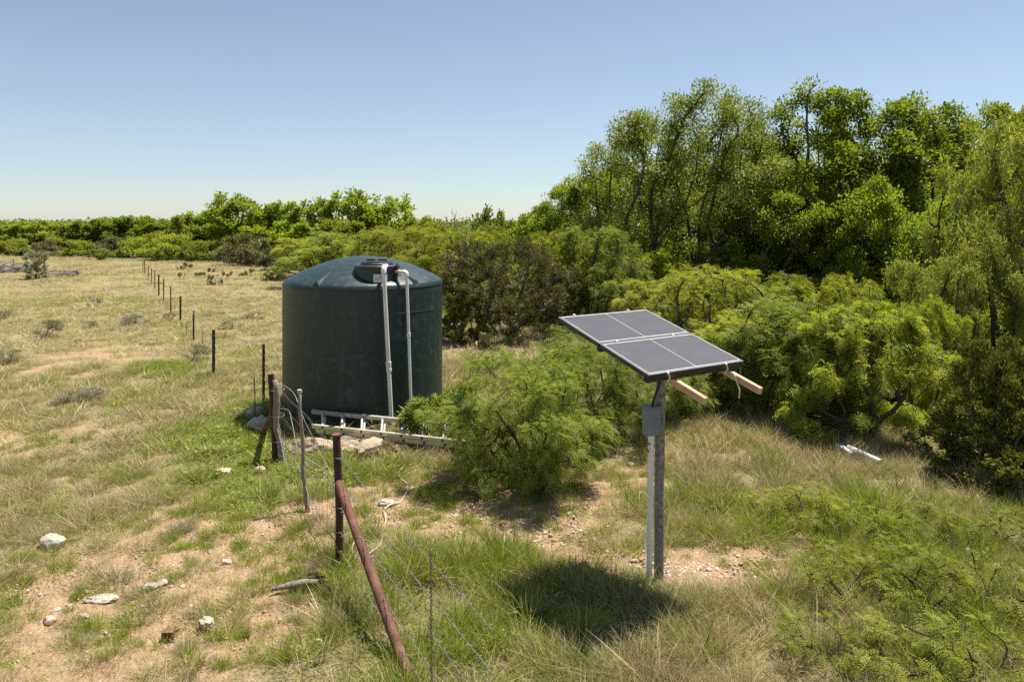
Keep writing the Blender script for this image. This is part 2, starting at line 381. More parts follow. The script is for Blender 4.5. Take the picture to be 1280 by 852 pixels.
def ground_mat():
    m, N, L = newmat('sandy rangeland soil')
    out = N.new('ShaderNodeOutputMaterial'); p = N.new('ShaderNodeBsdfPrincipled'); L.new(p.outputs[0], out.inputs[0])
    tc = N.new('ShaderNodeTexCoord')
    def noise(s, d=6, r=.6):
        n = N.new('ShaderNodeTexNoise'); n.inputs['Scale'].default_value = s; n.inputs['Detail'].default_value = d; n.inputs['Roughness'].default_value = r
        L.new(tc.outputs['Object'], n.inputs['Vector']); return n.outputs['Fac']
    def att(a):
        n = N.new('ShaderNodeAttribute'); n.attribute_name = a; return n.outputs['Fac']
    def mix(f, a, b):
        n = N.new('ShaderNodeMix'); n.data_type = 'RGBA'; L.new(f, n.inputs[0]); L.new(a, n.inputs[6]); L.new(b, n.inputs[7]); return n.outputs[2]
    soil = ramp(N, [(.28, (.19, .115, .06)), (.45, (.345, .228, .128)), (.58, (.43, .295, .175)), (.74, (.54, .40, .265))]); L.new(noise(7.5, 12, .80), soil.inputs[0])
    litter = ramp(N, [(.3, (.15, .12, .055)), (.5, (.27, .215, .105)), (.7, (.37, .29, .165))]); L.new(noise(2.1, 10, .75), litter.inputs[0])
    green = ramp(N, [(.3, (.10, .115, .035)), (.7, (.22, .22, .07))]); L.new(noise(4, 8, .7), green.inputs[0])
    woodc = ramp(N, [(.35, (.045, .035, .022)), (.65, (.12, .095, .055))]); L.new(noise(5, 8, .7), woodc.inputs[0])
    c = mix(att('bare'), litter.outputs[0], soil.outputs[0])
    lm = N.new('ShaderNodeMath'); lm.operation = 'MULTIPLY'; L.new(att('lush'), lm.inputs[0]); lm.inputs[1].default_value = .6
    c = mix(lm.outputs[0], c, green.outputs[0])
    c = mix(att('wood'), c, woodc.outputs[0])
    L.new(c, p.inputs['Base Color']); p.inputs['Roughness'].default_value = .95; p.inputs['Specular IOR Level'].default_value = .15
    v = N.new('ShaderNodeTexVoronoi'); v.inputs['Scale'].default_value = 30; L.new(tc.outputs['Object'], v.inputs['Vector'])
    b1 = N.new('ShaderNodeBump'); b1.inputs['Strength'].default_value = .8; b1.inputs['Distance'].default_value = .03; L.new(v.outputs['Distance'], b1.inputs['Height'])
    b2 = N.new('ShaderNodeBump'); b2.inputs['Strength'].default_value = .9; b2.inputs['Distance'].default_value = .03; L.new(noise(14, 10, .75), b2.inputs['Height'])
    L.new(b1.outputs[0], b2.inputs['Normal']); L.new(b2.outputs[0], p.inputs['Normal'])
    return m
M['ground'] = ground_mat()
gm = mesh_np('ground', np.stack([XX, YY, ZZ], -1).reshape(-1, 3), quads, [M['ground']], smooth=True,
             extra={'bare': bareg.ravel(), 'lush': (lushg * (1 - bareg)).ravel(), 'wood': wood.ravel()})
ground = link('ground', gm)
tag(ground, 'sandy rangeland soil sloping to a wooded creek', 'ground', kind='structure')

# ------------------------------------------------------------------ plants: skeletons, tubes, leaves
def unit(v): return v / (np.linalg.norm(v, axis=-1, keepdims=True) + 1e-9)

def colonize(rng, att, start, par, step, infl, kill, iters=120, droop=0.0):
    """grow branches from start nodes towards attraction points"""
    P = list(map(np.asarray, start)); par = list(par)
    A = att.copy()
    D = np.full(len(A), 1e9); I = np.zeros(len(A), int)
    def upd(k0):
        nonlocal D, I
        for k in range(k0, len(P)):
            d = np.linalg.norm(A - P[k], axis=1); b = d < D
            D[b] = d[b]; I[b] = k
    upd(0)
    for it in range(iters):
        act = D < infl
        if not act.any():
            if it < 5: infl *= 1.6; continue
            break
        k0 = len(P); nodes = np.unique(I[act])
        for k in nodes:
            s = act & (I == k)
            d = unit(A[s] - P[k]).sum(0) + rng.normal(0, .12, 3); d[2] -= droop
            d = d / (np.linalg.norm(d) + 1e-9)
            P.append(P[k] + d * step); par.append(int(k))
        upd(k0)
        keep = D > kill
        if keep.all() and it > 60: break
        A = A[keep]; D = D[keep]; I = I[keep]
        if len(A) == 0: break
    return np.array(P), np.array(par)

def radii(par, tip, p=2.3):
    n = len(par); acc = np.zeros(n); nch = np.zeros(n, int)
    for i in range(n - 1, -1, -1):
        if nch[i] == 0: acc[i] = tip ** p
        if par[i] >= 0: acc[par[i]] += acc[i]; nch[par[i]] += 1
    return acc ** (1 / p), nch

def limbs(P, par, r, rmin, sides=5):
    e = np.where(par >= 0)[0]; e = e[r[e] > rmin]
    a = P[par[e]]; b = P[e]; t = unit(b - a)
    up = np.where(np.abs(t[:, 2:3]) < .9, [[0, 0, 1.]], [[1., 0, 0]])
    u = unit(np.cross(t, up)); v = np.cross(t, u)
    ra = np.minimum(r[par[e]], r[e] * 1.35); rb = r[e]
    an = np.arange(sides) * 2 * np.pi / sides
    ring = u[:, None, :] * np.cos(an)[None, :, None] + v[:, None, :] * np.sin(an)[None, :, None]
    V = np.concatenate([a[:, None] + ring * ra[:, None, None], (b + t * .3 * rb[:, None])[:, None] + ring * rb[:, None, None]], 1)
    k = np.arange(sides); k2 = (k + 1) % sides
    f = np.stack([k, k2, sides + k2, sides + k], -1)
    Fq = (np.arange(len(e)) * 2 * sides)[:, None, None] + f[None]
    return V.reshape(-1, 3), Fq.reshape(-1, 4)

def leafquads(P, d, nrm, L, W, mid=.45, cup=.12):
    s = unit(np.cross(d, nrm)); L = np.asarray(L)[:, None]; W = np.asarray(W)[:, None]
    n = unit(np.cross(s, d))
    m = P + d * L * mid
    V = np.stack([P, m + s * W * .5 + n * W * cup, P + d * L, m - s * W * .5 + n * W * cup], 1)
    return V.reshape(-1, 3), np.arange(len(P) * 4).reshape(-1, 4)

def rdir(rng, n): return unit(rng.normal(0, 1, (n, 3)))

def attractors(rng, lobes, n, shell=.55):
    vol = np.array([l[3] * l[4] * l[5] for l in lobes]) ** .8; pr = vol / vol.sum()
    k = rng.choice(len(lobes), n, p=pr); L = np.array(lobes)[k]
    rad = (shell ** 3 + rng.random(n) * (1 - shell ** 3)) ** (1 / 3)
    return L[:, :3] + rdir(rng, n) * rad[:, None] * L[:, 3:6]

PROTO = {}
def make_plant(key, seed, H, W, leaf, mat, n_att, n_leaf, trunk_r, stems=1, base=.3, lobes=None, nl=14, step=None, droop=0.0, barkm='bark',
               L=.08, Wd=.05, spread=.18, flat=.5, rmin=.006, squash=1.0, sides=5, tipn=3, gap=0.0):
    """a plant of height H and width W at the origin: trunk mesh + crown mesh"""
    rng = np.random.default_rng(seed)
    if lobes is None:
        lobes = []
        for i in range(nl):
            a = rng.random() * 2 * np.pi; hh = base + (1 - base) * (.18 + .66 * rng.random())
            env = math.sin(math.pi * min(max((hh - base) / (1 - base) * .8 + .17, 0), 1)) ** .6
            rr = W * .5 * env * (.35 + .45 * math.sqrt(rng.random()))
            s = W * rng.uniform(.13, .21)
            lobes.append((rr * math.cos(a), rr * math.sin(a), hh * H, s, s, min(s * squash * rng.uniform(.7, 1.), H * (1 - hh) * .9 + .02 * H)))
    att = attractors(rng, lobes, n_att)
    att = att[att[:, 2] > base * H * .45]
    step = step or H * .03
    start = []; par = []
    for sidx in range(stems):
        a = rng.random() * 2 * np.pi; lean = (0 if stems == 1 else rng.uniform(.25, .75)); p = np.array([math.cos(a), math.sin(a), 0]) * (0 if stems == 1 else .03 * H)
        start.append(p.copy()); par.append(-1)
        start[-1] = p - np.array([0, 0, .25 * min(1, H / 4)])
        h = 0; n = max(2, int(base * H / step * (1.0 if stems == 1 else .6)))
        d = np.array([math.cos(a) * lean, math.sin(a) * lean, 1.0])
        for q in range(n):
            d = d + rng.normal(0, .14, 3) * [1, 1, .2]; p = p + d / np.linalg.norm(d) * step
            start.append(p.copy()); par.append(len(start) - 2)
    P, pr = colonize(rng, att, start, par, step, step * 7, step * 2.1, droop=droop)
    r, nch = radii(pr, 1.0)
    roots = np.where(pr < 0)[0]
    k = trunk_r / r[roots].max(); r = r * k
    r = np.maximum(r, rmin * .8)
    V, Fq = limbs(P, pr, r, 0, sides)
    tm = mesh_np(key + '_trunk', V, Fq, [M[barkm]], smooth=True)
    # twig ends carry the leaves
    depth = np.full(len(P), 99)
    for i in range(len(P) - 1, -1, -1):
        if nch[i] == 0: depth[i] = 0
        if pr[i] >= 0: depth[pr[i]] = min(depth[pr[i]], depth[i] + 1)
    tips = np.where(depth < tipn)[0]; tips = tips[P[tips, 2] > base * H * .3]
    wgt = rng.gamma(2.0 if gap == 0 else gap, 1.0, len(tips)); 
    c = rng.choice(tips, n_leaf, p=wgt / wgt.sum())
    ctr = np.array([0, 0, H * (base + 1) * .45])
    out = unit(P[c] - ctr)
    off = rdir(rng, n_leaf) * (rng.random(n_leaf) ** .5)[:, None] * spread * 1.6 * [1, 1, .6]
    pos = P[c] + off
    tnode = rng.random(len(P)) * .55
    tint = np.clip(tnode[c] + rng.random(n_leaf) * .45, 0, 1)
    if leaf == 'broad':
        d = unit(out * .5 + unit(off) * .6 + rdir(rng, n_leaf) * .7 + [0, 0, -.15])
        nr = unit(rdir(rng, n_leaf) * (1 - flat) + [0, 0, flat * 1.25] + out * .25)
        V, Fq = leafquads(pos, d, nr, L * rng.uniform(.6, 1.25, n_leaf), Wd * rng.uniform(.7, 1.2, n_leaf))
        tv = np.repeat(tint, 4)
    elif leaf == 'feather':   # twice-compound mesquite leaf: leaflets paired along a drooping midrib
        npair = 6 if L > .1 and key.endswith('near') else 4
        d = unit(out * .6 + unit(off) * .5 + rdir(rng, n_leaf) * .6 + [0, 0, -.25])
        nr = unit(rdir(rng, n_leaf) * .55 + [0, 0, .7]); s = unit(np.cross(d, nr)); nr = np.cross(s, d)
        Ln = L * rng.uniform(.65, 1.25, n_leaf)
        Vs = []; 
        for q in range(npair):
            t = (q + .6) / npair
            b = pos + d * (Ln * t)[:, None] + np.array([0, 0, -1.]) * (Ln * .35 * t * t)[:, None]
            for sg in (-1, 1):
                dd = unit(s * sg + d * .45 + rdir(rng, n_leaf) * .18)
                ll = Ln * (.34 if npair >= 6 else .42) * (1 - .35 * t); ww = Ln * (.085 if npair >= 6 else .14)
                v, _ = leafquads(b, dd, nr, ll, ww, .5, .05); Vs.append(v.reshape(n_leaf, 4, 3))
        V = np.stack(Vs, 1).reshape(-1, 3); Fq = np.arange(len(V)).reshape(-1, 4); tv = np.repeat(tint, 4 * npair * 2)
    elif leaf == 'spray':     # juniper: short dense upswept sprays
        d = unit(out * .8 + rdir(rng, n_leaf) * .75 + [0, 0, .45])
        nr = rdir(rng, n_leaf)
        V, Fq = leafquads(pos, d, nr, L * rng.uniform(.6, 1.4, n_leaf), Wd * rng.uniform(.6, 1.3, n_leaf), .4, .25)
        tv = np.repeat(tint, 4)
    elif leaf == 'hang':      # strings of narrow leaves hanging from the twigs
        k = 4; Vs = []
        p = pos.copy(); d = unit(out * .6 + rdir(rng, n_leaf) * .6 + [0, 0, -.1])
        Ln = L * rng.uniform(.6, 1.3, n_leaf)
        for q in range(k):
            d = unit(d + [0, 0, -.32]); p = p + d * (Ln * .5)[:, None]
            for sg in (0, 1):
                dd = unit(d * .7 + rdir(rng, n_leaf) * .75 + [0, 0, -.3])
                v, _ = leafquads(p, dd, rdir(rng, n_leaf), Ln * .8, Wd * np.ones(n_leaf), .5, .1); Vs.append(v.reshape(n_leaf, 4, 3))
        V = np.stack(Vs, 1).reshape(-1, 3); Fq = np.arange(len(V)).reshape(-1, 4); tv = np.repeat(tint, 4 * k * 2)
    cm = mesh_np(key + '_crown', V, Fq, [M[mat]], tint=tv)
    xs = V[:, :2]; w = (np.percentile(np.abs(xs), 99) * 2)
    PROTO[key] = (tm, cm, float(np.percentile(V[:, 2], 99.7)), float(w))

def big_lobes(seed, H, W, n, base, top=.97, smin=.13, smax=.21):
    rng = np.random.default_rng(seed); out = []
    for i in range(n):
        t = (i + .5) / n; hh = base + (top - base) * (t ** .8) * .9 + .04
        env = math.sqrt(max(0.02, 1 - ((hh - (base + .38 * (1 - base))) / (.62 * (1 - base) + .02)) ** 2)) if hh > base + .38 * (1 - base) else .75 + .25 * (hh - base) / (.38 * (1 - base))
        a = i * 2.39996 + rng.normal(0, .4); rr = W * .5 * env * rng.uniform(.45, .82)
        s = W * rng.uniform(smin, smax)
        out.append((rr * math.cos(a), rr * math.sin(a), H * hh - s * .4, s, s, s * rng.uniform(.6, .85)))
    return out

def shrub_lobes(seed, H, W, n, lo=.10, smin=.10, smax=.17):
    rng = np.random.default_rng(seed); out = []
    for i in range(n):
        hh = lo + (.90 - lo) * ((i + .5) / n) ** .9; q = max(0, hh - .28) / .72
        a = i * 2.39996 + rng.normal(0, .5); rr = W * .5 * math.sqrt(max(.03, 1 - q * q)) * rng.uniform(.25, .86); s = W * rng.uniform(smin, smax)
        out.append((rr * math.cos(a), rr * math.sin(a), H * hh, s, s, min(s * .8, H * .16)))
    return out
make_plant('pecan', 11, 10, 8.4, 'broad', 'broad', 2200, 120000, .26, base=.14, lobes=big_lobes(5, 10, 8.4, 36, .12, smin=.12, smax=.20), L=.125, Wd=.075, spread=.28, step=.23, droop=.05, tipn=3, gap=1.6, flat=.62)
make_plant('elm', 12, 9, 8.0, 'broad', 'elm', 2000, 85000, .22, base=.12, lobes=big_lobes(6, 9, 8.0, 34, .10, smin=.12, smax=.20), L=.13, Wd=.078, spread=.28, step=.23, tipn=3, gap=1.6, flat=.62)
make_plant('oak', 13, 9.5, 9.0, 'broad', 'oak', 2600, 140000, .24, base=.12, lobes=big_lobes(8, 9.5, 9.0, 40, .10, smin=.11, smax=.19), L=.09, Wd=.052, spread=.27, step=.23, tipn=4, flat=.5, gap=1.6)
make_plant('willow', 14, 7, 6.5, 'hang', 'willow', 1200, 10000, .16, base=.25, lobes=big_lobes(9, 7, 6.5, 18, .3), L=.14, Wd=.028, spread=.16, step=.24, droop=.12, stems=2)
make_plant('shrub_near', 21, 1.85, 2.5, 'feather', 'mesq_fresh', 1300, 11000, .028, stems=9, base=.03, lobes=shrub_lobes(3, 1.85, 2.6, 40), L=.105, spread=.085, step=.075, barkm='twig', rmin=.003, sides=4, squash=1.1)
make_plant('mesq_a', 22, 3.4, 3.6, 'feather', 'mesq', 900, 7500, .075, stems=3, base=.10, lobes=shrub_lobes(61, 3.4, 3.6, 32, .06), L=.17, spread=.12, step=.13, droop=.08, rmin=.005)
make_plant('mesq_b', 23, 3.2, 4.2, 'feather', 'mesq_yel', 900, 7500, .075, stems=4, base=.10, lobes=shrub_lobes(62, 3.2, 4.2, 32, .06), L=.17, spread=.12, step=.13, droop=.08, rmin=.005)
make_plant('mesq_c', 24, 3.4, 4.0, 'feather', 'mesq_fresh', 900, 7500, .075, stems=3, base=.10, lobes=shrub_lobes(63, 3.4, 4.0, 32, .06), L=.17, spread=.12, step=.13, droop=.08, rmin=.005)
make_plant('juniper', 31, 2.4, 2.6, 'spray', 'juni', 1000, 34000, .07, stems=3, base=.03, lobes=shrub_lobes(71, 2.4, 2.6, 40, .03), L=.075, Wd=.03, spread=.08, step=.09, rmin=.004, tipn=4)
make_plant('brownbush', 32, 2.8, 3.8, 'spray', 'brown', 1100, 30000, .06, stems=5, base=.05, lobes=shrub_lobes(72, 2.8, 3.8, 34), L=.075, Wd=.028, spread=.11, step=.11, rmin=.006, tipn=4, barkm='barkpale')
make_plant('far_a', 41, 4.4, 5.0, 'broad', 'elm', 520, 10000, .14, base=.10, lobes=big_lobes(14, 4.4, 5.0, 22, .08), L=.24, Wd=.15, spread=.20, step=.26, tipn=4)
make_plant('far_b', 42, 5.2, 5.4, 'broad', 'broad', 520, 10000, .14, base=.10, lobes=big_lobes(15, 5.2, 5.4, 22, .08), L=.24, Wd=.15, spread=.20, step=.26, tipn=4)
make_plant('far_c', 43, 3.2, 5.0, 'broad', 'mesq', 480, 10000, .12, stems=2, base=.06, lobes=shrub_lobes(16, 3.2, 5.0, 24), L=.20, Wd=.10, spread=.22, step=.26, tipn=4)
make_plant('far_d', 44, 2.6, 4.4, 'broad', 'brown', 480, 9000, .1, stems=3, base=.06, lobes=shrub_lobes(17, 2.6, 4.4, 22), L=.17, Wd=.08, spread=.22, step=.24, tipn=4, barkm='barkpale')
make_plant('far_e', 45, 1.9, 3.8, 'broad', 'mesq', 420, 7000, .06, stems=4, base=.05, lobes=shrub_lobes(18, 1.9, 3.8, 22, smin=.12, smax=.22), L=.17, Wd=.07, spread=.2, step=.2, tipn=4)
make_plant('far_f', 46, 1.9, 3.8, 'broad', 'brown', 420, 7000, .06, stems=5, base=.05, lobes=shrub_lobes(19, 1.9, 3.8, 22, smin=.12, smax=.22), L=.15, Wd=.06, spread=.2, step=.2, tipn=4, barkm='barkpale')
make_plant('sapling_near', 51, .75, 1.3, 'feather', 'mesq_yel', 240, 420, .012, stems=4, base=.1, nl=14, L=.12, spread=.05, step=.06, barkm='twig', rmin=.0025, sides=4, squash=.6)
make_plant('sapling2_near', 52, .6, 1.2, 'feather', 'mesq', 240, 380, .012, stems=4, base=.1, nl=12, L=.12, spread=.05, step=.06, barkm='twig', rmin=.0025, sides=4, squash=.6)
make_plant('greyshrub', 53, .5, .8, 'spray', 'sage', 300, 2600, .012, stems=6, base=.05, nl=12, L=.06, Wd=.012, spread=.06, step=.04, barkm='barkpale', rmin=.002, sides=3)
make_plant('sagebush', 54, 2.0, 2.2, 'spray', 'sage', 500, 5500, .05, stems=4, base=.02, lobes=shrub_lobes(73, 2.0, 2.2, 24, .06), L=.14, Wd=.05, spread=.12, step=.1, rmin=.005, sides=4)
make_plant('weed_near', 55, .55, .9, 'broad', 'weed', 260, 2600, .012, stems=6, base=.06, nl=14, L=.06, Wd=.022, spread=.05, step=.05, barkm='twig', rmin=.002, sides=3)

_rr = random.Random(4)
def plant(key, name, label, cat, px, Y, ytop, wpx, group, rot=None, zbase=None, crown='crown', trunk='trunk', maxs=3):
    X = (px - 640) * Y / F
    tm, cm, h, w = PROTO[key]
    zb = G(X, Y) - .03 if zbase is None else zbase
    zt = CAMZ - (ytop - HOR) * Y / F
    sz = (zt - zb) / h; sx = wpx * Y / F / w
    root = empty(name, (X, Y, zb), _rr.uniform(0, 6.28) if rot is None else rot)
    root.scale = (sx, sx, sz)
    link(trunk, tm, root); link(crown, cm, root)
    tag(root, label, cat, group)
    return root

# ------------------------------------------------------------------ water tank
TX, TY = -2.44, 11.87
def water_tank():
    t = empty('water_tank', (TX, TY, .10)); tag(t, 'dark green round plastic water tank with low domed top', 'water tank')
    def Z(z): return z - .10
    R = 1.285
    wall = [(R - .03, 0), (R, .03)] + [(R, .1 + .18 * i) for i in range(9)] + [(R, 1.60)]
    for zz in (1.62,): wall += [(R, zz - .010), (R + .003, zz), (R + .003, zz + .012), (R, zz + .022), (R, zz + .034)]
    wall += [(R, 1.70), (R, 1.85), (R, Z(2.03)), (R, Z(2.06)), (R - .004, Z(2.09)), (R + .004, Z(2.105)), (R - .003, Z(2.125))]
    MB().lathe(wall, 96, cap=(True, False)).build('wall', M['tank'], t, True, 40)
    prof = [(R - .003, Z(2.125)), (R - .010, Z(2.15)), (R - .035, Z(2.175))]
    for i in range(1, 15):
        r = (R - .035) * (1 - i / 14); prof.append((max(r, .001), Z(2.175 + .375 * (1 - (r / (R - .035)) ** 1.9))))
    d = MB().lathe(prof, 96, cap=(False, False)).build('dome', M['tank'], t, True, 50)
    def domez(r): return Z(2.175 + .375 * (1 - (min(r, R - .035) / (R - .035)) ** 1.9))
    # raised gussets round the shoulder
    for k in range(5):
        a = math.radians(-112 + 72 * k)
        ca, sa = math.cos(a), math.sin(a); tx, ty = -sa, ca
        pts = []
        for r, w, up in ((R - .012, .075, .0), (R - .012, -.075, .0), (R - .40, .012, .0), (R - .40, -.012, .0), (R - .03, .02, .075), (R - .03, -.02, .075), (R - .38, .004, .014), (R - .38, -.004, .014)):
            zz = domez(r) - .01 + up if r < R - .05 else Z(2.14) + up
            pts.append((ca * r + tx * w, sa * r + ty * w, zz))
        MB().add(pts, [(0, 4, 5, 1), (0, 2, 6, 4), (1, 5, 7, 3), (4, 6, 7, 5), (2, 3, 7, 6)]).build('rib', M['tank'], t)
    # manway neck with screw lid
    mx, my = .36, -.80
    m = MB().lathe([(.33, Z(2.05)), (.325, Z(2.22)), (.325, Z(2.40)), (.335, Z(2.405)), (.335, Z(2.44)), (.325, Z(2.45)), (.30, Z(2.455))], 56, (mx, my, 0), cap=(False, True)).build('manway', M['tank'], t, True, 35)
    lid = MB().lathe([(.25, Z(2.44)), (.25, Z(2.475)), (.235, Z(2.485)), (.23, Z(2.50)), (.17, Z(2.505)), (.165, Z(2.515)), (.02, Z(2.52))], 40, (mx, my, 0), cap=(False, True)).build('lid', M['blacksm'], m, True, 35)
    for s in (-1, 1): MB().box((mx + s * .09, my, Z(2.53)), (.14, .03, .022), bev=.005).build('lid_grip', M['blacksm'], m)
    # warning sticker on the neck, wrapped round it
    lab = MB(); V = []; n = 8; a0, a1 = math.radians(-88), math.radians(-50); rr = .329
    for i in range(n):
        a = a0 + (a1 - a0) * i / (n - 1)
        V += [(mx + rr * math.cos(a), my + rr * math.sin(a), Z(2.195)), (mx + rr * math.cos(a), my + rr * math.sin(a), Z(2.325))]
    lab.add(V, [(2 * i, 2 * i + 2, 2 * i + 3, 2 * i + 1) for i in range(n - 1)])
    lo = lab.build('label', M['white'], m)
    for (b0, b1, z0, z1) in ((-72, -62, 2.285, 2.298), (-84, -68, 2.262, 2.268), (-84, -66, 2.244, 2.250), (-86, -56, 2.200, 2.206)):
        q = MB(); V = []
        for i in range(4):
            a = math.radians(b0 + (b1 - b0) * i / 3); V += [(mx + (rr + .003) * math.cos(a), my + (rr + .003) * math.sin(a), Z(z0)), (mx + (rr + .003) * math.cos(a), my + (rr + .003) * math.sin(a), Z(z1))]
        q.add(V, [(2 * i, 2 * i + 2, 2 * i + 3, 2 * i + 1) for i in range(3)]); q.build('print', M['red'] if z0 > 2.27 or z0 < 2.21 else M['box'], m)
    # fill pipe leaning down the wall
    def L(x, y, z): return np.array([x - TX, y - TY, z - .10])
    top = L(-1.885, 10.58, 2.385); bot = L(-1.765, 10.58, .06)
    f = MB().tube([bot, top], .031, 14).build('fill_pipe', M['pvc'], t, True, 40)
    MB().tube([top + (0, 0, -.03), top + (0, .0, .025), top + (0, .025, .05), top + (-.01, .08, .055)], [.04, .042, .042, .04], 14).build('elbow', M['pvc'], f, True, 40)
    MB().tube([top + (-.005, .06, .055), top + (-.02, .42, .055)], .031, 12).build('inlet', M['pvc'], f, True, 40)
    for zz in (.93, 1.03):
        k = (zz - .06) / 2.32; c = bot + (top - bot) * k; MB().tube([c - (0, 0, .022), c + (0, 0, .022)], .041, 14).build('coupling', M['pvc'], f, True, 40)
    k = (.98 - .06) / 2.32; c = bot + (top - bot) * k; MB().tube([c - (0, 0, .03), c + (0, 0, .03)], .037, 14).build('union_nut', M['pvc'], f, True, 40)
    # outlet pipe with valve on the dome
    top = L(-1.585, 10.84, 2.31); bot = L(-1.51, 10.83, .06)
    g = MB().tube([bot, top], .023, 12).build('drain_pipe', M['pvc'], t, True, 40)
    MB().tube([top + (0, 0, -.02), top + (0, 0, .02), top + (-.015, .012, .04), top + (-.06, .03, .045)], .031, 12).build('elbow', M['pvc'], g, True, 40)
    MB().tube([top + (-.05, .025, .045), top + (-.17, .10, .045)], .022, 10).build('stub', M['pvc'], g, True, 40)
    c = bot + (top - bot) * .6; MB().tube([c - (0, 0, .03), c + (0, 0, .03)], .03, 12).build('coupling', M['pvc'], g, True, 40)
    v = MB().tube([top + (-.17, .10, -.25), top + (-.17, .10, .11)], .02, 10).build('valve_riser', M['blacksm'], t, True, 40)
    MB().box(top + (-.15, .09, .045), (.10, .06, .05), bev=.01).build('valve_body', M['orange'], v)
    MB().box(top + (-.11, .07, -.01), (.07, .03, .02), bev=.004).build('clamp', M['orange'], v)
    MB().tube([top + (-.19, .10, .11), top + (-.16, .09, .17), top + (-.12, .09, .10)], .011, 6).build('valve_handle', M['blacksm'], v)
water_tank()

# ------------------------------------------------------------------ solar array
def solar_array():
    bx, by = 1.28, 6.28; bz = G(bx, by)
    t = empty('solar_array', (bx, by, bz)); tag(t, 'solar panel of two dark modules on a single rusty steel pole', 'solar panel')
    c = Vector((1.18 - bx, 0, CAMZ - 1.01 - bz))
    e1 = Vector((.63, -1.04, -.31)).normalized(); e2 = Vector((.91, .53, 0)).normalized(); e2 = (e2 - e1 * e2.dot(e1)).normalized()
    n = e2.cross(e1); n = -n if n.z < 0 else n
    R = Matrix((e2, -e1, n)).transposed().to_4x4()      # local x = e2, y = -e1 (uphill), z = normal
    A, B = 1.05, 1.25
    def Pt(u, v, w): return np.array(c + e2 * u + e1 * v + n * w)
    for s in (-1, 1):
        vm = s * (B / 4 + .002)
        hl = B / 4 - .003
        fr = MB()
        for sv in (-1, 1):
            fr.box(Pt(0, vm + sv * (hl - .012), -.018), (A, .024, .036), R, .002)
            fr.box(Pt(sv * (A / 2 - .012), vm, -.018), (.024, hl * 2 - .05, .036), R, .002)
        mo = fr.build('module', M['blackmetal'], t)
        for su in (-1, 1):
            # one glass pane of cells on each side of the middle line
            pane = MB().box((0, 0, 0), (A / 2 - .030, hl * 2 - .05, .008), None, .0).build('pane', M['cell'], mo)
            pane.matrix_local = Matrix.Translation(Vector(Pt(su * (A / 4 - .010), vm, -.004))) @ R
        # grey top flange of the frame and pale edge seal lines of the glass
        fl = MB()
        for sv in (-1, 1):
            fl.box(Pt(0, vm + sv * (hl - .012), .0012), (A, .023, .0022), R); fl.box(Pt(sv * (A / 2 - .007), vm, .0012), (.013, hl * 2 - .048, .0022), R)
        fl.build('flange', M['flange'], mo)
        st = MB()
        for sv in (-1, 1): st.box(Pt(0, vm + sv * (hl - .026), .0005), (A - .05, .005, .0075), R)
        for u in (-A / 2 + .022, 0, A / 2 - .022): st.box(Pt(u, vm, .0008), (.004, hl * 2 - .052, .0070), R)
        st.build('edge_line', M['conduit'], mo)
    # edge trim strip between, rails beneath
    for v in (-B / 2 + .03, 0.0, B / 2 - .028):
        MB().box(Pt(0, v, -.052), (A + .012, .04, .032), R, .003).build('rail', M['blackmetal'], t)
    for u in (-.19, .42):
        bm = MB().box((0, 0, 0), (.040, B + .25, .055), None, .003).build('beam', M['lumber'], t)
        bm.matrix_local = Matrix.Translation(Vector(Pt(u - .035, .20, -.097))) @ R
    for v in (-B / 2 - .006, 0, B / 2 + .006):
        for u in (-.34, .30):
            MB().box(Pt(u, v, .004), (.022, .03, .014), R, .003).build('clamp', M['alu'], t)
    for u in (-.34, .30):
        MB().tube([Pt(u, B / 2 + .012, .008), Pt(u + .008, B / 2 + .03, -.03), Pt(u - .004, B / 2 + .02, -.085)], .006, 6).build('hook_bolt', M['alu'], t)
    # pole
    MB().tube([(0, 0, -.2), (0.006, 0, .9), (.02, 0, c.z - .10)], .042, 18).build('pole', M['galv'], t, True, 50)
    MB().box((.02, 0, c.z - .115), (.30, .30, .012), R, .002).build('mount_plate', M['galv'], t)
    # conduit and box
    cx, cy = -.085, -.075
    MB().tube([(cx - .015, cy, -.1), (cx + .002, cy, 1.28)], .025, 14).build('conduit', M['conduit'], t, True, 50)
    b = MB().box((cx + .006, cy - .005, 1.40), (.125, .105, .235), Matrix.Rotation(math.radians(24), 3, 'Z').to_4x4(), .006).build('junction_box', M['box'], t)
    MB().box((cx + .006, cy - .005, 1.522), (.14, .12, .012), Matrix.Rotation(math.radians(24), 3, 'Z').to_4x4(), .002).build('box_lid', M['box'], b)
    pts = [np.array((cx + .01, cy, 1.51)), np.array((cx + .03, cy - .01, 1.60)), np.array((cx + .075, cy + .01, 1.70)), np.array((.03, .03, c.z - .2)), np.array((.06, .12, c.z - .09))]
    MB().tube(pts, .013, 8).build('cable', M['cable'], t, True, 60)
    MB().tube([(-.05, -.02, 1.72), (.0, -.052, 1.74), (.06, -.02, 1.745), (.05, .04, 1.74), (-.04, .04, 1.72), (-.05, -.02, 1.72)], .004, 5).build('tie_wire', M['wire'], t)
    MB().tube([(cx - .01, cy - .03, 1.20), (cx - .06, cy - .05, 1.235), (cx - .15, cy - .05, 1.22), (cx - .12, cy - .05, 1.23), (cx - .05, cy - .05, 1.20), (cx - .025, cy - .045, 1.14)], .007, 6).build('loose_wire', M['brownwire'], t, True)
    q = Pt(.36, B / 2 + .05, -.05)
    MB().tube([q, q + (.02, -.02, -.08), q + (.05, .0, -.15), q + (.045, .0, -.22)], .005, 5).build('lead', M['conduit'], t, True)
    q = Pt(.50, B / 2 - .02, -.04)
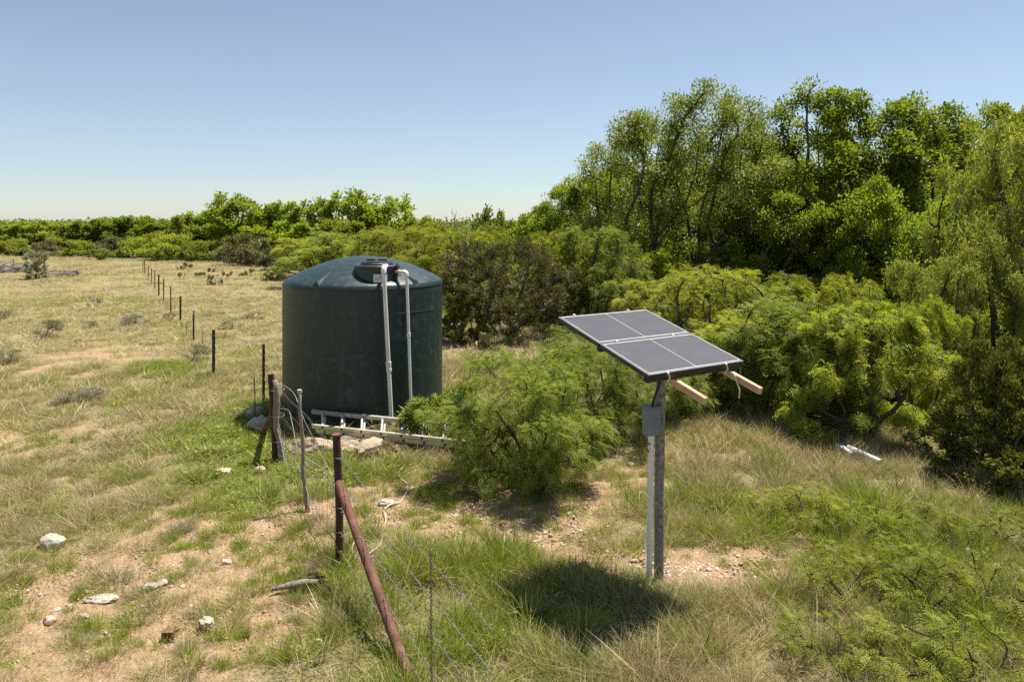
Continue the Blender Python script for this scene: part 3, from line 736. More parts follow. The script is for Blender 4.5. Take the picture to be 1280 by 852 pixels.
    MB().tube([q, q + (.01, -.01, -.06), q + (-.03, -.02, -.10), q + (-.05, -.04, -.09)], .005, 5).build('lead', M['wire'], t, True)
solar_array()

# ------------------------------------------------------------------ ladder lying against the tank
def ladder():
    a = np.array((-2.83, 10.20, .22)); b = np.array((-.42, 9.50, .18))       # near rail ends
    a2 = np.array((-2.95, 10.60, .32)); b2 = np.array((-.40, 9.98, .25))     # far rail ends
    o = (a + b + a2 + b2) / 4; o[2] = 0
    t = empty('extension_ladder', tuple(o)); tag(t, 'aluminium extension ladder lying on the ground at the tank foot', 'ladder')
    def frame(p, q): 
        x = Vector(q - p).normalized(); w = Vector((a2 + b2 - a - b)).normalized(); z = x.cross(w).normalized(); w = z.cross(x)
        return Matrix((x, w, z)).transposed().to_4x4(), z
    for (p, q) in ((a, b), (a2, b2)):
        Mx, z = frame(p, q); ln = np.linalg.norm(q - p)
        for k, (off, sh) in enumerate(((0, 0), (-.062, .05)) if p is a else ((0, 0),)):
            cc = (p + q) / 2 - o + np.array(z) * off + np.array(q - p) / ln * sh
            rl = MB().box(cc, (ln, .022, .054), Mx, .003)
            for s in (-1, 1): rl.box(cc + np.array(z) * s * .026, (ln - .004, .034, .005), Mx)
            rl.build('rail', M['alu'], t)
    n = 8
    cap = MB
    for k in range(2):
        for i in range(n):
            f = (i + .55 + .1 * k) / (n + .3); p = a + (b - a) * f - o; q = a2 + (b2 - a2) * f - o; _, z = frame(a, b)
            dz = np.array(z) * (-.062 * k)
            rg = MB().tube([p + dz - (q - p) * .02, q + dz + (q - p) * .02], .017, 10).build('rung', M['aludark'], t, True, 40)
            u = (p - q) / np.linalg.norm(p - q)
            MB().tube([p + dz + u * .008, p + dz + u * .017], .018, 10).build('rung_cap', M['blacksm'], rg)
    Mx, z = frame(a, b)
    y = np.array(Mx.col[1][:3])
    for f, w in ((.20, .18), (.46, .12)):
        MB().box(a + (b - a) * f - o - y * .0125 + np.array(z) * -.07, (w, .002, .04), Mx).build('sticker', M['blue'] if f < .3 else M['white'], t)
    MB().box(a2 + (b2 - a2) * .22 - o - y * .0125, (.09, .002, .03), Mx).build('sticker', M['white'], t)
ladder()

# ------------------------------------------------------------------ stones
def stone_mesh(seed, sx, sy, sz, sub=2, rough=.22):
    import bmesh
    bm = bmesh.new(); bmesh.ops.create_icosphere(bm, subdivisions=sub, radius=1)
    rng = np.random.default_rng(seed); pl = rdir(rng, 9); dd = rng.uniform(.55, .92, 9)
    for v in bm.verts:
        p = np.array(v.co)
        for q, d in zip(pl, dd):
            s = p @ q
            if s > d: p = p - q * (s - d)
        p = p * (1 + rng.normal(0, rough * .18)); v.co = p * [sx, sy, sz]
    me = bpy.data.meshes.new('stone'); bm.to_mesh(me); bm.free(); return me
def stone(seed, px, py, wpx, hr, dr, mat, label, group=None, name='stone', rz=0, rough=.42, cat='stone'):
    X, Y, z = ground_at(px, py); s = wpx * Y / F / 2
    me = stone_mesh(seed, s * 1.15, s * dr * 1.15, s * hr * 1.15, 3 if wpx > 20 else 2, rough); me.materials.append(M[mat])
    o = link(name, me, None, (X, Y, z + s * hr * .62)); o.rotation_euler = (0, 0, rz); tag(o, label, cat, group); return o
stone(1, 66, 682, 30, .6, .8, 'limepale', 'pale limestone rock in grass at the left edge', rough=.15)
stone(2, 126, 750, 36, .25, .6, 'limepale', 'flat cream stone slab lying on bare soil at left')
stone(3, 258, 784, 21, .7, .8, 'limepale', 'chunky white pitted rock beside the brown block', rough=.6)
stone(4, 188, 735, 17, .45, .9, 'limepale', 'left of two touching white stones on bare soil')
stone(5, 202, 730, 13, .6, .9, 'limepale', 'right of two touching white stones on bare soil')
stone(6, 62, 777, 15, .65, .9, 'stonepink', 'small reddish tan rock near the bottom left corner')
stone(7, 104, 775, 14, .7, .7, 'limepale', 'pointed cream stone against a green grass tuft')
stone(8, 282, 706, 15, .6, .9, 'stonepink', 'pinkish tan stone alone on soil left of corner post')
stone(9, 72, 762, 9, .5, .9, 'limepale', 'tiny white pebble above the reddish tan rock')
stone(10, 262, 692, 9, .7, .9, 'limepale', 'small white stone just above the pinkish tan stone')
stone(11, 228, 733, 9, .4, .9, 'limepale', 'small white flake right of the two touching stones')
stone(12, 280, 593, 22, .5, .8, 'stonepink', 'flat tan rock in green grass left of the wooden post')
stone(13, 326, 588, 14, .5, .8, 'stonepink', 'small tan rock beside the foot of the wooden post')
stone(14, 482, 630, 22, .4, .8, 'limepale', 'bright white rock on soil right of the corner post', rough=.6)
stone(15, 530, 660, 12, .5, .9, 'lime', 'small tan rock in the bare patch below the ladder')
stone(16, 708, 388, 8, .6, .9, 'stonepink', 'small pinkish rock in dry grass behind the green bush')
stone(17, 788, 582, 11, .5, .9, 'limepale', 'pale rock on the soil strip left of the solar pole')
stone(18, 1130, 668, 12, .5, .9, 'lime', 'tan rock on a bare spot among green saplings')
# rim stones that hold the tank pad
RIM = [(395, 566, 62, .42, .38, 'lime', 'long tan block of rock at the tank foot behind the thin stake', .1), (437, 562, 42, .5, .6, 'lime', 'tan rock left of the corner post top by the ladder', .3),
       (463, 568, 46, .48, .55, 'lime', 'rounded tan rock under the ladder right of the corner post', 1.0), (322, 520, 24, .6, .9, 'limepale', 'upright whitish rock by the far T-post foot', .2),
       (328, 537, 34, .6, .8, 'limepale', 'large whitish grey rock behind the rusty diagonal brace', .5), (347, 560, 20, .5, .9, 'stonepink', 'tan rock directly behind the wooden post', .5),
       (500, 562, 20, .5, .7, 'lime', 'small grey tan rock beneath the ladder middle', .5), (545, 557, 34, .3, .6, 'stonepink', 'reddish clod of earth below the ladder right half', .5)]
for i, (px, py, w, hr, dr, mt, lb, rz) in enumerate(RIM): stone(60 + i, px, py, w, hr, dr, mt, lb, 'rim rocks round the tank pad', 'rock', rz, .3, 'rock')
# brown block with a hollow
X, Y, z = ground_at(210, 797)
b = MB()
w, h, dp = .082, .055, .05
b.box((0, 0, .01), (w, dp, .018)); b.box((0, 0, h), (w, dp, .012)); b.box((-w / 2 + .008, 0, h / 2), (.016, dp - .002, h)); b.box((w / 2 - .008, 0, h / 2), (.016, dp - .002, h)); b.box((0, dp / 2 - .01, h / 2), (w - .01, .012, h - .002))
o = b.build('clay_block', M['brick']); o.location = (X, Y, z); o.rotation_euler = (.1, .05, .15); tag(o, 'small square brown clay block on bare soil', 'block')
# bleached scraps
for (px, py, ln, rz, lb) in ((398, 806, .10, -.5, 'short bleached bone scrap on soil near the bottom'), (125, 748, .10, .3, None)):
    if lb is None: continue
    X, Y, z = ground_at(px, py)
    o = MB().tube([(-ln / 2, 0, .012), (-ln / 6, .006, .02), (ln / 6, .008, .02), (ln / 2, -.006, .012)], [.008, .014, .012, .005], 8).build('bone', M['bone'], None, True); o.location = (X, Y, z + .01); o.rotation_euler = (0, 0, rz); tag(o, lb, 'bone')
# piece of bark
X, Y, z = ground_at(372, 742)
o = MB().tube([(-.20, -.07, .02), (-.08, -.02, .03), (.05, .03, .035), (.20, .07, .02)], [.012, .028, .03, .015], 8).build('fallen_branch', M['greywood'], None, True)
o.location = (X, Y, z + .05); tag(o, 'weathered bit of fallen branch left of the corner post', 'branch')
X, Y, z = ground_at(384, 734)
o = MB().tube([(-.12, -.07, .02), (0, .0, .03), (.14, .05, .02)], [.01, .018, .008], 7).build('fallen_branch', M['twig'], None, True)
o.location = (X, Y, z + .05); tag(o, 'short dark stick crossing beside the weathered branch piece', 'branch')

# white pipe on the bank
xa, ya, za = ground_at(1062, 568); xb, yb, zb = ground_at(1101, 584)
o = MB().tube([(xa - .02, ya, za + .10), (xb, yb, zb + .07)], .035, 12).build('plastic_pipe', M['pvc'], None, True, 40); tag(o, 'straight white plastic pipe lying on the creek bank', 'pipe')
xa, ya, za = ground_at(1046, 566)
o = MB().tube([(xa, ya, za + .10), (xa + .05, ya - .1, za + .09), (xa + .10, ya - .22, za + .05)], [.03, .034, .03], 10).build('plastic_pipe', M['pvc'], None, True, 40); tag(o, 'short bent white pipe end left of the long bank pipe', 'pipe')

# ------------------------------------------------------------------ fences
CP = (-1.57, 6.55); ST = (-2.20, 7.75); WP = (-3.03, 9.24)
FD = np.array((1.4, -2.7)) / math.hypot(1.4, 2.7)
def wobble(rng, pts, amt):
    return [p + rng.normal(0, amt, 3) for p in pts]
def corner_post():
    z = G(*CP); t = empty('corner_post', (*CP, z)); tag(t, 'rusty pipe corner post with long diagonal pipe brace', 'fence post')
    MB().tube([(0, 0, -.2), (.0, 0, .6), (-.028, 0, 1.165 - z)], .036, 16).build('post', M['darkrust'], t, True, 50)
    MB().tube([(-.028, 0, 1.16 - z), (-.028, 0, 1.176 - z)], .041, 16).build('post_cap', M['rust'], t, True, 40)
    L = 2.15; e = np.array((*(FD * L), -.02))
    MB().tube([np.array((.0, -.03, .74 - z)), e], .0385, 16).build('brace', M['rust'], t, True, 50)
    for zz in (.97, .745, .52, .30, .13):
        ring = [(.045 * math.cos(a) - .012, .045 * math.sin(a), zz - z + .006 * math.sin(2 * a)) for a in np.linspace(0, 4 * math.pi, 25)]
        MB().tube(ring, .0028, 5).build('wire_wrap', M['wire'], t)
corner_post()
def stake():
    z = G(*ST); t = empty('fence_stake', (*ST, z)); tag(t, 'thin crooked grey wooden stake in the fence by the tank', 'fence post')
    rng = np.random.default_rng(3)
    pts = [np.array((0.03 * k / 8 * -3 + rng.normal(0, .008), rng.normal(0, .006), -.1 + (1.29 + .1) * k / 8)) for k in range(9)]
    MB().tube(pts, [.026, .025, .022, .023, .02, .021, .019, .02, .021], 9).build('stick', M['greywood'], t, True)
    MB().tube([pts[-1] - (0, 0, .02), pts[-1] + (0, 0, .012)], .026, 9).build('cut_top', M['limepale'], t)
stake()
def wood_post():
    z = G(*WP); t = empty('wooden_post', (*WP, z)); tag(t, 'rusty pipe post wired to a split weathered cedar post', 'fence post')
    MB().tube([(0, 0, -.2), (-.02, 0, .5), (-.065, 0, 1.14)], .04, 14).build('pipe', M['darkrust'], t, True, 50)
    rng = np.random.default_rng(8); V = []; n = 12; seg = 9
    pts = []; rs = []
    for k in range(n):
        f = k / (n - 1); pts.append(np.array((.085 - .10 * f + .02 * math.sin(f * 9), -.03, -.1 + 1.17 * f))); rs.append(.05 * (1 - .35 * f) + rng.normal(0, .005))
    MB().tube(pts, rs, seg).build('cedar_post', M['greywood'], t, True)
    MB().tube([(-.03, 0, .66), (-.62, 1.25, -.03)], .038, 12).build('brace', M['rust'], t, True, 50)
    for zz in (.62, .30, .95):
        ring = [(.02 + .095 * math.cos(a), -.02 + .075 * math.sin(a), zz + .01 * math.sin(a)) for a in np.linspace(0, 2 * math.pi, 20)]
        MB().tube(ring, .003, 5).build('tie_wire', M['wire'], t)
wood_post()

# T-posts along the pasture fence
TP = [(329.5, 430, 505, 0, 'black steel T-post nearest the tank, beside the thin wire stay'), (267, 412, 470, 1, 'thick green steel T-post left of the tank, largest in the field'),
      (242, 387, 425, 2, 'white tipped T-post next beyond the thick green one'), (225.5, 370, 403, 1, 'third T-post along the pasture fence from the thick green one'),
      (213.5, 357, 391, 3, 'fourth T-post along the pasture fence from the thick green one'), (204.5, 348, 377, 3, 'fifth T-post along the pasture fence from the thick green one'),
      (198.5, 343, 369, 1, 'sixth T-post along the fence, black and a little thicker'), (193.5, 337.5, 361, 3, 'seventh T-post along the pasture fence, slim and brownish'),
      (189.3, 335, 355, 3, 'eighth T-post along the pasture fence, slim and brownish'), (185.3, 332, 350, 3, 'ninth T-post along the pasture fence, slim and brownish'),
      (180.8, 324.5, 343, 0, 'tall dark T-post at the far end of the pasture fence'), (178.5, 326, 338, 3, 'last slim post of the fence before the far tree line')]
TPG = []
def tpost(px, yt, yb, style, label):
    X, Y, z = ground_at(px, yb); h = (yb - yt) * Y / F
    TPG.append((X, Y, z, h))
    t = empty('fence_post', (X, Y, z), .5); tag(t, label, 'fence post', 'T-posts of the pasture fence')
    k = 1.5 if style == 1 else (.85 if style == 3 else 1.1)
    if style == 3: k *= 1.1
    b = MB().box((0, 0, h / 2 - .1), (.040 * k, .010 * k, h + .2)); b.box((0, -.021 * k, h / 2 - .1), (.010 * k, .032 * k, h + .198))
    for i in range(int(h / .055)): b.box((0, .010 * k, .06 + i * .055), (.018 * k, .011 * k, .012))
    b.build('stem', M['darkrust'] if style in (0, 3) else M['tgreen'], t)
    if style == 2 or (style == 3 and Y > 20):
        MB().box((0, -.004, h - .055), (.043 * k, .05 * k, .115)).build('tip', M['twhite'] if style == 2 else M['greywood'], t)
    for zz in (.2, .42, .62, .82):
        if zz < h: MB().tube([(-.03, .01, zz), (0, .022, zz + .02), (.03, .0, zz + .01), (0, -.045 * k, zz)], .003, 4).build('wire_clip', M['wire'], t)
for a in TP: tpost(*a)
# light stays between posts
for (px, yt, yb, lb) in ((318, 471, 524, 'thin rusty wire stay just left of the black T-post'), (306 * 0 + 233, 398, 420, 'thin grey fence stay just beyond the white tipped post'), (253, 405, 440, 'thin grey fence stay between the thick green post and the next'), (252 + 4, 402, 447, None)):
    if lb is None: continue
    X, Y, z = ground_at(px, yb); h = (yb - yt) * Y / F
    o = MB().tube([(0, 0, -.02), (.008, 0, h * .5), (-.004, 0, h)], .009, 6).build('fence_stay', M['rustwire'], None, True); o.location = (X, Y, z); tag(o, lb, 'fence stay', 'fence stays')
# twisted stay near the camera
def twisted_stay():
    p = np.array((*(np.array(CP) + FD * 2.33), 0)); z = G(p[0], p[1])
    t = empty('fence_stay', (p[0], p[1], z)); tag(t, 'dark twisted wire stay standing in the near wire fence', 'fence stay', 'fence stays')
    for s in (0, math.pi):
        pts = [(.006 * math.cos(k * .9 + s) - .008 * k / 90, .006 * math.sin(k * .9 + s), .04 + 1.02 * k / 90) for k in range(91)]
        MB().tube(pts, .0036, 5).build('strand', M['rustwire'], t, True)
twisted_stay()
# barbed strands running to the right of the corner post
def barbed(name, label, pts, r=.0019, barb=True, group='barbed wire strands of the near fence', mat='wire', sp=.125, twist=True):
    pts = [np.asarray(p, float) for p in pts]; rng = np.random.default_rng(int(abs(pts[0][2]) * 1000) + 5)
    o0 = pts[0].copy(); t = empty(name, tuple(o0)); tag(t, label, 'wire', group)
    dense = []
    for a, b in zip(pts[:-1], pts[1:]):
        n = max(2, int(np.linalg.norm(b - a) / .02))
        for k in range(n): dense.append(a + (b - a) * k / n - o0)
    dense.append(pts[-1] - o0)
    if twist:
        for s in (0, math.pi):
            MB().tube([p + np.array((0, math.cos(i * .9 + s), math.sin(i * .9 + s))) * r for i, p in enumerate(dense)], r * .85, 4).build('strand', M[mat], t)
    else: MB().tube(dense[::3] + [dense[-1]], r, 5).build('strand', M[mat], t)
    if barb:
        k = int(sp / .02)
        proto = None
        for i in range(k, len(dense) - 1, k):
            if proto is None:
                m = MB(); ring = [(.0, .006 * math.cos(a), .006 * math.sin(a)) for a in np.linspace(0, 7, 10)]
                m.tube([(-.004, -.008, .02)] + ring + [(.006, .012, -.018)], .0017, 4); m.tube([(.004, .014, .012), (.002, 0, 0), (-.002, -.014, -.012)], .0017, 4)
                proto = m.build('barb', M[mat], t)
            else: proto = link('barb', proto.data, t)
            proto.location = dense[i]; proto.rotation_euler = (rng.uniform(0, 6), 0, math.atan2(FD[1], FD[0]))
WH = [(.97, 'topmost'), (.745, 'second from top'), (.52, 'middle'), (.30, 'second from bottom'), (.13, 'lowest')]
for zz, w in WH:
    a = np.array((*CP, zz)); b = np.array((*(np.array(CP) + FD * 3.2), zz + .03))
    m = a * .5 + b * .5 - (0, 0, .015)
    barbed('barbed_wire', w + ' barbed wire strand running right from the corner post', [a, m, b])
# plain strands from corner post to stake, wooden post and T-posts
rng = np.random.default_rng(17)
for zz, w in ((1.02, 'top'), (.72, 'upper middle'), (.45, 'lower middle'), (.2, 'bottom')):
    pts = [np.array((*CP, zz)), np.array((-1.9, 7.15, zz - .03)), np.array((*ST, zz)), np.array((-2.6, 8.5, zz - .05)), np.array((*WP, zz)), np.array((-3.6, 10.8, zz - .04))]
    pts += [np.array((x, y, z + min(zz, h - .05))) for x, y, z, h in TPG]
    barbed('fence_wire', w + ' thin strand strung along the T-posts from the corner post', pts, .0016, False, 'thin strands of the pasture fence', 'rustwire', twist=False)
# loose loops of net wire by the stake
LOOPS = [([(-3.0, 9.0, 1.0), (-2.75, 8.6, 1.16), (-2.45, 8.1, 1.17), (-2.27, 7.75, 1.05), (-2.05, 7.6, .72), (-1.78, 7.2, .50), (-1.66, 6.7, .42)], 'pale loose wire arching over the stake top towards the corner post'),
         ([(-2.95, 9.1, .75), (-2.7, 8.7, .83), (-2.5, 8.2, .80), (-2.3, 7.8, .62), (-2.0, 7.7, .44), (-1.86, 7.6, .20)], 'second loose wire curling down right of the stake'),
         ([(-3.0, 9.2, .48), (-2.75, 8.6, .44), (-2.5, 8.0, .42), (-2.2, 7.72, .50), (-1.95, 7.7, .30), (-1.88, 7.72, .10)], 'low loose wire hanging between wooden post and stake'),
         ([(-2.9, 9.0, .18), (-2.6, 8.5, .32), (-2.35, 8.0, .34), (-2.15, 7.6, .22), (-1.95, 7.2, .12)], 'bottom curled wire between the wooden post and stake')]
def smooth_path(p, n=8):
    p = [np.asarray(q, float) for q in p]; out = []
    for i in range(len(p) - 1):
        p0 = p[max(i - 1, 0)]; p1 = p[i]; p2 = p[i + 1]; p3 = p[min(i + 2, len(p) - 1)]
        for k in range(n):
            t = k / n; out.append(.5 * ((2 * p1) + (-p0 + p2) * t + (2 * p0 - 5 * p1 + 4 * p2 - p3) * t * t + (-p0 + 3 * p1 - 3 * p2 + p3) * t ** 3))
    return out + [p[-1]]
for pts, lb in LOOPS:
    o = MB().tube(smooth_path(pts), .0042, 6).build('loose_wire', M['wire'], None, True); tag(o, lb, 'wire', 'loose wires by the stake')
# woven mesh between corner post and wooden post
def net(p, q, nv, zs, label):
    t = empty('net_wire', (p[0], p[1], 0)); tag(t, label, 'wire mesh', 'net wire panels')
    p3 = np.array((*p, 0)); q3 = np.array((*q, 0)); rng = np.random.default_rng(nv)
    for z in zs: MB().tube([(q3 - p3) * k / 6 + (0, 0, z + rng.normal(0, .012)) for k in range(7)], .0016, 4).build('line_wire', M['rustwire'], t)
    for i in range(1, nv):
        c = (q3 - p3) * i / nv; MB().tube([c + (rng.normal(0, .012), 0, zs[0] + (zs[-1] - zs[0]) * k / 4) for k in range(5)], .0014, 4).build('stay_wire', M['rustwire'], t)
net(CP, ST, 9, [.06, .16, .27, .39, .52, .67, .84, 1.0], 'rusty net wire panel between corner post and thin stake')
net(ST, WP, 11, [.06, .16, .27, .39, .52, .67, .84, 1.0], 'rusty net wire panel between thin stake and wooden post')
# hose on the ground
pts = [(452, 668), (446, 678), (440, 690), (448, 700), (462, 696), (475, 686), (478, 672), (482, 650), (480, 642), (490, 634), (500, 628), (508, 618), (512, 612), (500, 600), (498, 592), (505, 585)]
P3 = [(*ground_at(a, b)[:2], ground_at(a, b)[2] + .03 + .02 * math.sin(i * 1.7)) for i, (a, b) in enumerate(pts)]
o = MB().tube(smooth_path(P3, 6), .007, 8).build('hose', M['hose'], None, True); tag(o, 'thin tan hose snaking over soil right of the corner post', 'hose')

# ------------------------------------------------------------------ trees and shrubs
BIG = 'large trees along the creek'
plant('oak', 'oak_tree', 'fine leaved olive green oak left of the tallest creek tree', 'tree', 868, 27, 126, 300, BIG, rot=.4)
plant('pecan', 'pecan_tree', 'tallest dark limbed broadleaf tree at right with sky gap', 'tree', 1075, 25, 122, 280, BIG, rot=1.2)
plant('elm', 'elm_tree', 'bright green elm on the left flank of the creek trees', 'tree', 742, 34, 214, 150, BIG, rot=2.2)
plant('pecan', 'pecan_tree', 'broad green tree behind the gap at the right edge', 'tree', 1245, 31, 138, 210, BIG, rot=3.9)
plant('elm', 'elm_tree', 'mid green tree low in front of the tallest creek tree', 'tree', 1130, 20.5, 232, 200, BIG, rot=.2)
plant('elm', 'elm_tree', 'shaded green tree under the oak in the hollow', 'tree', 990, 23.5, 222, 190, BIG, rot=5.0)
plant('oak', 'oak_tree', 'dark tree filling the hollow between oak and tallest tree', 'tree', 975, 33, 170, 210, BIG, rot=4.0)
plant('willow', 'willow_tree', 'pale weeping tree at the upper right edge', 'tree', 1262, 16, 160, 240, BIG, rot=1.0)
plant('willow', 'willow_tree', 'smaller weeping tree below the pale one at right', 'tree', 1215, 14.5, 300, 170, BIG, rot=3.0)
BK = 'trees on the far creek bank'
for i, (k, px, Y, yt, w, lb) in enumerate([('elm', 700, 46, 262, 130, 'distant bushy tree left of the creek elm'), ('pecan', 820, 42, 215, 190, 'far bank tree showing through the left of the oak'), ('elm', 930, 44, 190, 200, 'far bank tree showing between oak and tallest tree'),
                                           ('pecan', 1170, 42, 190, 180, 'far bank tree in the dip right of the tallest tree'), ('elm', 1300, 38, 170, 240, 'far bank tree cut by the right picture edge'), ('pecan', 1060, 40, 210, 200, 'far bank tree behind the tallest creek tree')]):
    plant(k, 'bank_tree', lb, 'tree', px, Y, yt, w, BK, rot=i * 1.1)
MS = 'mesquites on the creek bank'
for k, px, Y, yt, w, lb in [
        ('mesq_a', 1085, 10.3, 380, 190, 'bushy bright mesquite with dark stem above the white pipe'), ('mesq_c', 1000, 11.8, 375, 220, 'bright green mesquite right of the solar panel'),
        ('mesq_b', 900, 14.6, 334, 200, 'yellow green mesquite directly behind the solar panel'), ('mesq_a', 965, 16.0, 345, 170, 'mesquite behind the right corner of the solar panel'),
        ('mesq_b', 830, 17.0, 350, 150, 'low yellow mesquite above the panel top edge'), ('mesq_c', 752, 21.0, 284, 130, 'round topped mesquite upper left of the panel'),
        ('mesq_a', 815, 23.0, 312, 130, 'mesquite at the foot of the oak'), ('mesq_b', 690, 25.0, 290, 130, 'yellow mesquite behind the brown bush, right side'),
        ('mesq_b', 565, 27.0, 287, 150, 'yellow green mesquite rising right behind the tank dome'), ('mesq_c', 625, 29.0, 292, 130, 'mesquite behind the brown bush, left side'),
        ('mesq_b', 490, 31.0, 284, 150, 'yellow mesquite directly above the tank lid'), ('mesq_c', 430, 36.0, 290, 130, 'mesquite above the left part of the tank dome'),
        ('mesq_b', 385, 40.0, 297, 110, 'pale yellow rounded mesquite at the field edge left of tank'), ('mesq_a', 520, 38.0, 280, 140, 'second row mesquite above the tank lid'),
        ('mesq_a', 600, 40.0, 284, 130, 'second row mesquite under the open sky gap'), ('mesq_a', 1150, 13.0, 372, 120, 'sparse mesquite over the dark hollow at right'),
        ('mesq_b', 930, 12.6, 392, 180, 'low mesquite at the bank edge behind the right panel corner'), ('mesq_a', 1035, 10.9, 405, 150, 'mesquite between the two bright ones right of the panel'), ('mesq_b', 1050, 15.0, 345, 130, 'mesquite tucked below the tallest creek tree')]:
    plant(k, 'mesquite_tree', lb, 'mesquite', px, Y, yt, w, MS)
plant('brownbush', 'brown_bush', 'large dull brown twiggy bush right of the tank', 'bush', 628, 19.5, 300, 165, 'dull bushes behind the tank', crown='foliage', trunk='stems')
plant('juniper', 'olive_bush', 'low olive bush touching the right side of the tank', 'bush', 578, 18.6, 366, 62, 'dull bushes behind the tank', crown='foliage', trunk='stems')
plant('brownbush', 'brown_bush', 'smaller brown bush above the panel left corner', 'bush', 700, 20.5, 335, 80, 'dull bushes behind the tank', crown='foliage', trunk='stems')
plant('juniper', 'juniper_bush', 'dark olive juniper at the right picture edge', 'juniper', 1262, 8.9, 425, 180, 'dull bushes behind the tank', crown='foliage', trunk='stems', zbase=-.55)
plant('juniper', 'juniper_bush', 'low juniper growth in front of the dark olive one at right', 'juniper', 1285, 8.5, 505, 190, 'dull bushes behind the tank', crown='foliage', trunk='stems', zbase=-.45)
plant('shrub_near', 'mesquite_bush', 'large leafy green mesquite bush in front of the ladder end', 'bush', 658, 8.75, 432, 228, 'green bushes between tank and panel', rot=.5, crown='foliage', trunk='stems')
plant('shrub_near', 'mesquite_bush', 'green mesquite bush behind the panel left corner', 'bush', 730, 10.4, 416, 200, 'green bushes between tank and panel', rot=2.6, crown='foliage', trunk='stems')
plant('shrub_near', 'mesquite_bush', 'green mesquite bush right behind the solar pole', 'bush', 822, 11.4, 430, 150, 'green bushes between tank and panel', rot=4.1, crown='foliage', trunk='stems')
plant('weed_near', 'leafy_weed', 'fresh light green weed at the right foot of the tank', 'weed', 560, 10.3, 486, 110, 'leafy weeds round the tank', crown='leaves', trunk='stems')
plant('weed_near', 'leafy_weed', 'light green weed leaning over the right ladder end', 'weed', 600, 10.0, 505, 80, 'leafy weeds round the tank', crown='leaves', trunk='stems')
plant('weed_near', 'leafy_weed', 'low green weed beneath the bush at the ladder end', 'weed', 672, 8.2, 560, 60, 'leafy weeds round the tank', crown='leaves', trunk='stems')
plant('weed_near', 'leafy_weed', 'dark green weed in the shade left of the tank', 'weed', 362, 10.9, 522, 50, 'leafy weeds round the tank', crown='leaves', trunk='stems')
# far tree line on the left
FT = 'far tree line behind the pasture'
ordn = ['first', 'second', 'third', 'fourth', 'fifth', 'sixth', 'seventh', 'eighth', 'ninth', 'tenth', 'eleventh', 'twelfth', 'thirteenth', 'fourteenth', 'fifteenth', 'sixteenth', 'seventeenth', 'eighteenth', 'nineteenth', 'twentieth']
front = [('far_c', -45, 76, 281, 90), ('far_a', 8, 74, 279, 75), ('far_b', 48, 73, 276, 75), ('far_c', 88, 72, 280, 80), ('far_a', 122, 72, 273, 64), ('far_a', 160, 71, 271, 84), ('far_b', 198, 69, 274, 70), ('far_c', 236, 67, 269, 84),
         ('far_b', 293, 62, 243, 84), ('far_a', 345, 60, 254, 78), ('far_b', 398, 57, 250, 80), ('far_b', 442, 54, 239, 92), ('far_b', 487, 53, 247, 84), ('far_a', 262, 68, 262, 70), ('far_c', 320, 57, 284, 80), ('far_a', 376, 55, 278, 80),
         ('far_c', 425, 49, 276, 90), ('far_c', 520, 50, 272, 70), ('far_b', 615, 47, 263, 70), ('far_a', 665, 46, 268, 76)]
for i, (k, px, Y, yt, w) in enumerate(sorted(front, key=lambda a: a[1])):
    plant(k, 'pasture_tree', ordn[i] + ' tree from the left in the far tree line behind the pasture', 'tree', px, Y, yt, w, FT)
FB = 'brushy shrubs before the far tree line'
for i, (k, px, Y, yt, w, lb) in enumerate([('far_f', 60, 68, 300, 50, 'brownish shrub in the far tree line behind the grey sage bush'), ('far_f', 138, 67, 293, 64, 'dull brown shrub in front of the far trees, left of the fence end'), ('far_e', 20, 70, 298, 60, 'greyish green shrub at the far left edge of the tree line'),
                                  ('far_e', 100, 66, 300, 50, 'light green shrub just right of the grey sage bush'), ('mesq_c', 126, 60, 311, 27, 'low round bright green shrub on the pasture edge'), ('far_f', 308, 52, 292, 76, 'broad brown shrub at the pasture edge below the tall far tree'),
                                  ('far_e', 215, 60, 292, 70, 'grey green shrub just right of the fence end'), ('far_e', 175, 64, 296, 60, 'leafy shrub right behind the fence end'), ('far_f', 345, 47, 308, 46, 'small brown shrub at the pasture edge near the tank'), ('far_e', 250, 58, 300, 60, 'dark shaded shrub under the far tree line')]):
    plant(k, 'pasture_shrub', lb, 'shrub', px, Y, yt, w, FB, crown='foliage', trunk='stems')
# pasture shrubs
plant('sagebush', 'sage_bush', 'tall pale grey sage bush standing in the pasture', 'bush', 47, 39.5, 313, 34, None, crown='foliage', trunk='stems')
GS = 'small grey shrubs in the pasture'
for px, py, w, h, lb in [(60, 421, 34, 22, 'largest of the small grey shrubs in the pasture'), (118, 382, 20, 9, 'small grey shrub below the right brush pile'), (170, 405, 36, 12, 'spreading grey shrub left of the fence'), (112, 410, 18, 9, 'small grey shrub in mid pasture'),
                         (212, 400, 16, 9, 'grey shrub beside the fourth fence post'), (10, 452, 34, 16, 'grey shrub at the left picture edge'), (100, 500, 60, 14, 'flat wide grey shrub below the bare pasture patch'), (5, 398, 16, 10, 'small grey shrub at the left edge, upper'),
                         (245, 450, 36, 20, 'grey green shrub beside the thick green T-post'), (290, 410, 30, 14, 'grey shrub in dry grass left of the tank'), (320, 398, 30, 10, 'grey shrub in dry grass close to the tank')]:
    X, Y, z = ground_at(px, py)
    plant('greyshrub', 'grey_shrub', lb, 'shrub', px, Y, py - h, w, GS, crown='foliage', trunk='stems')
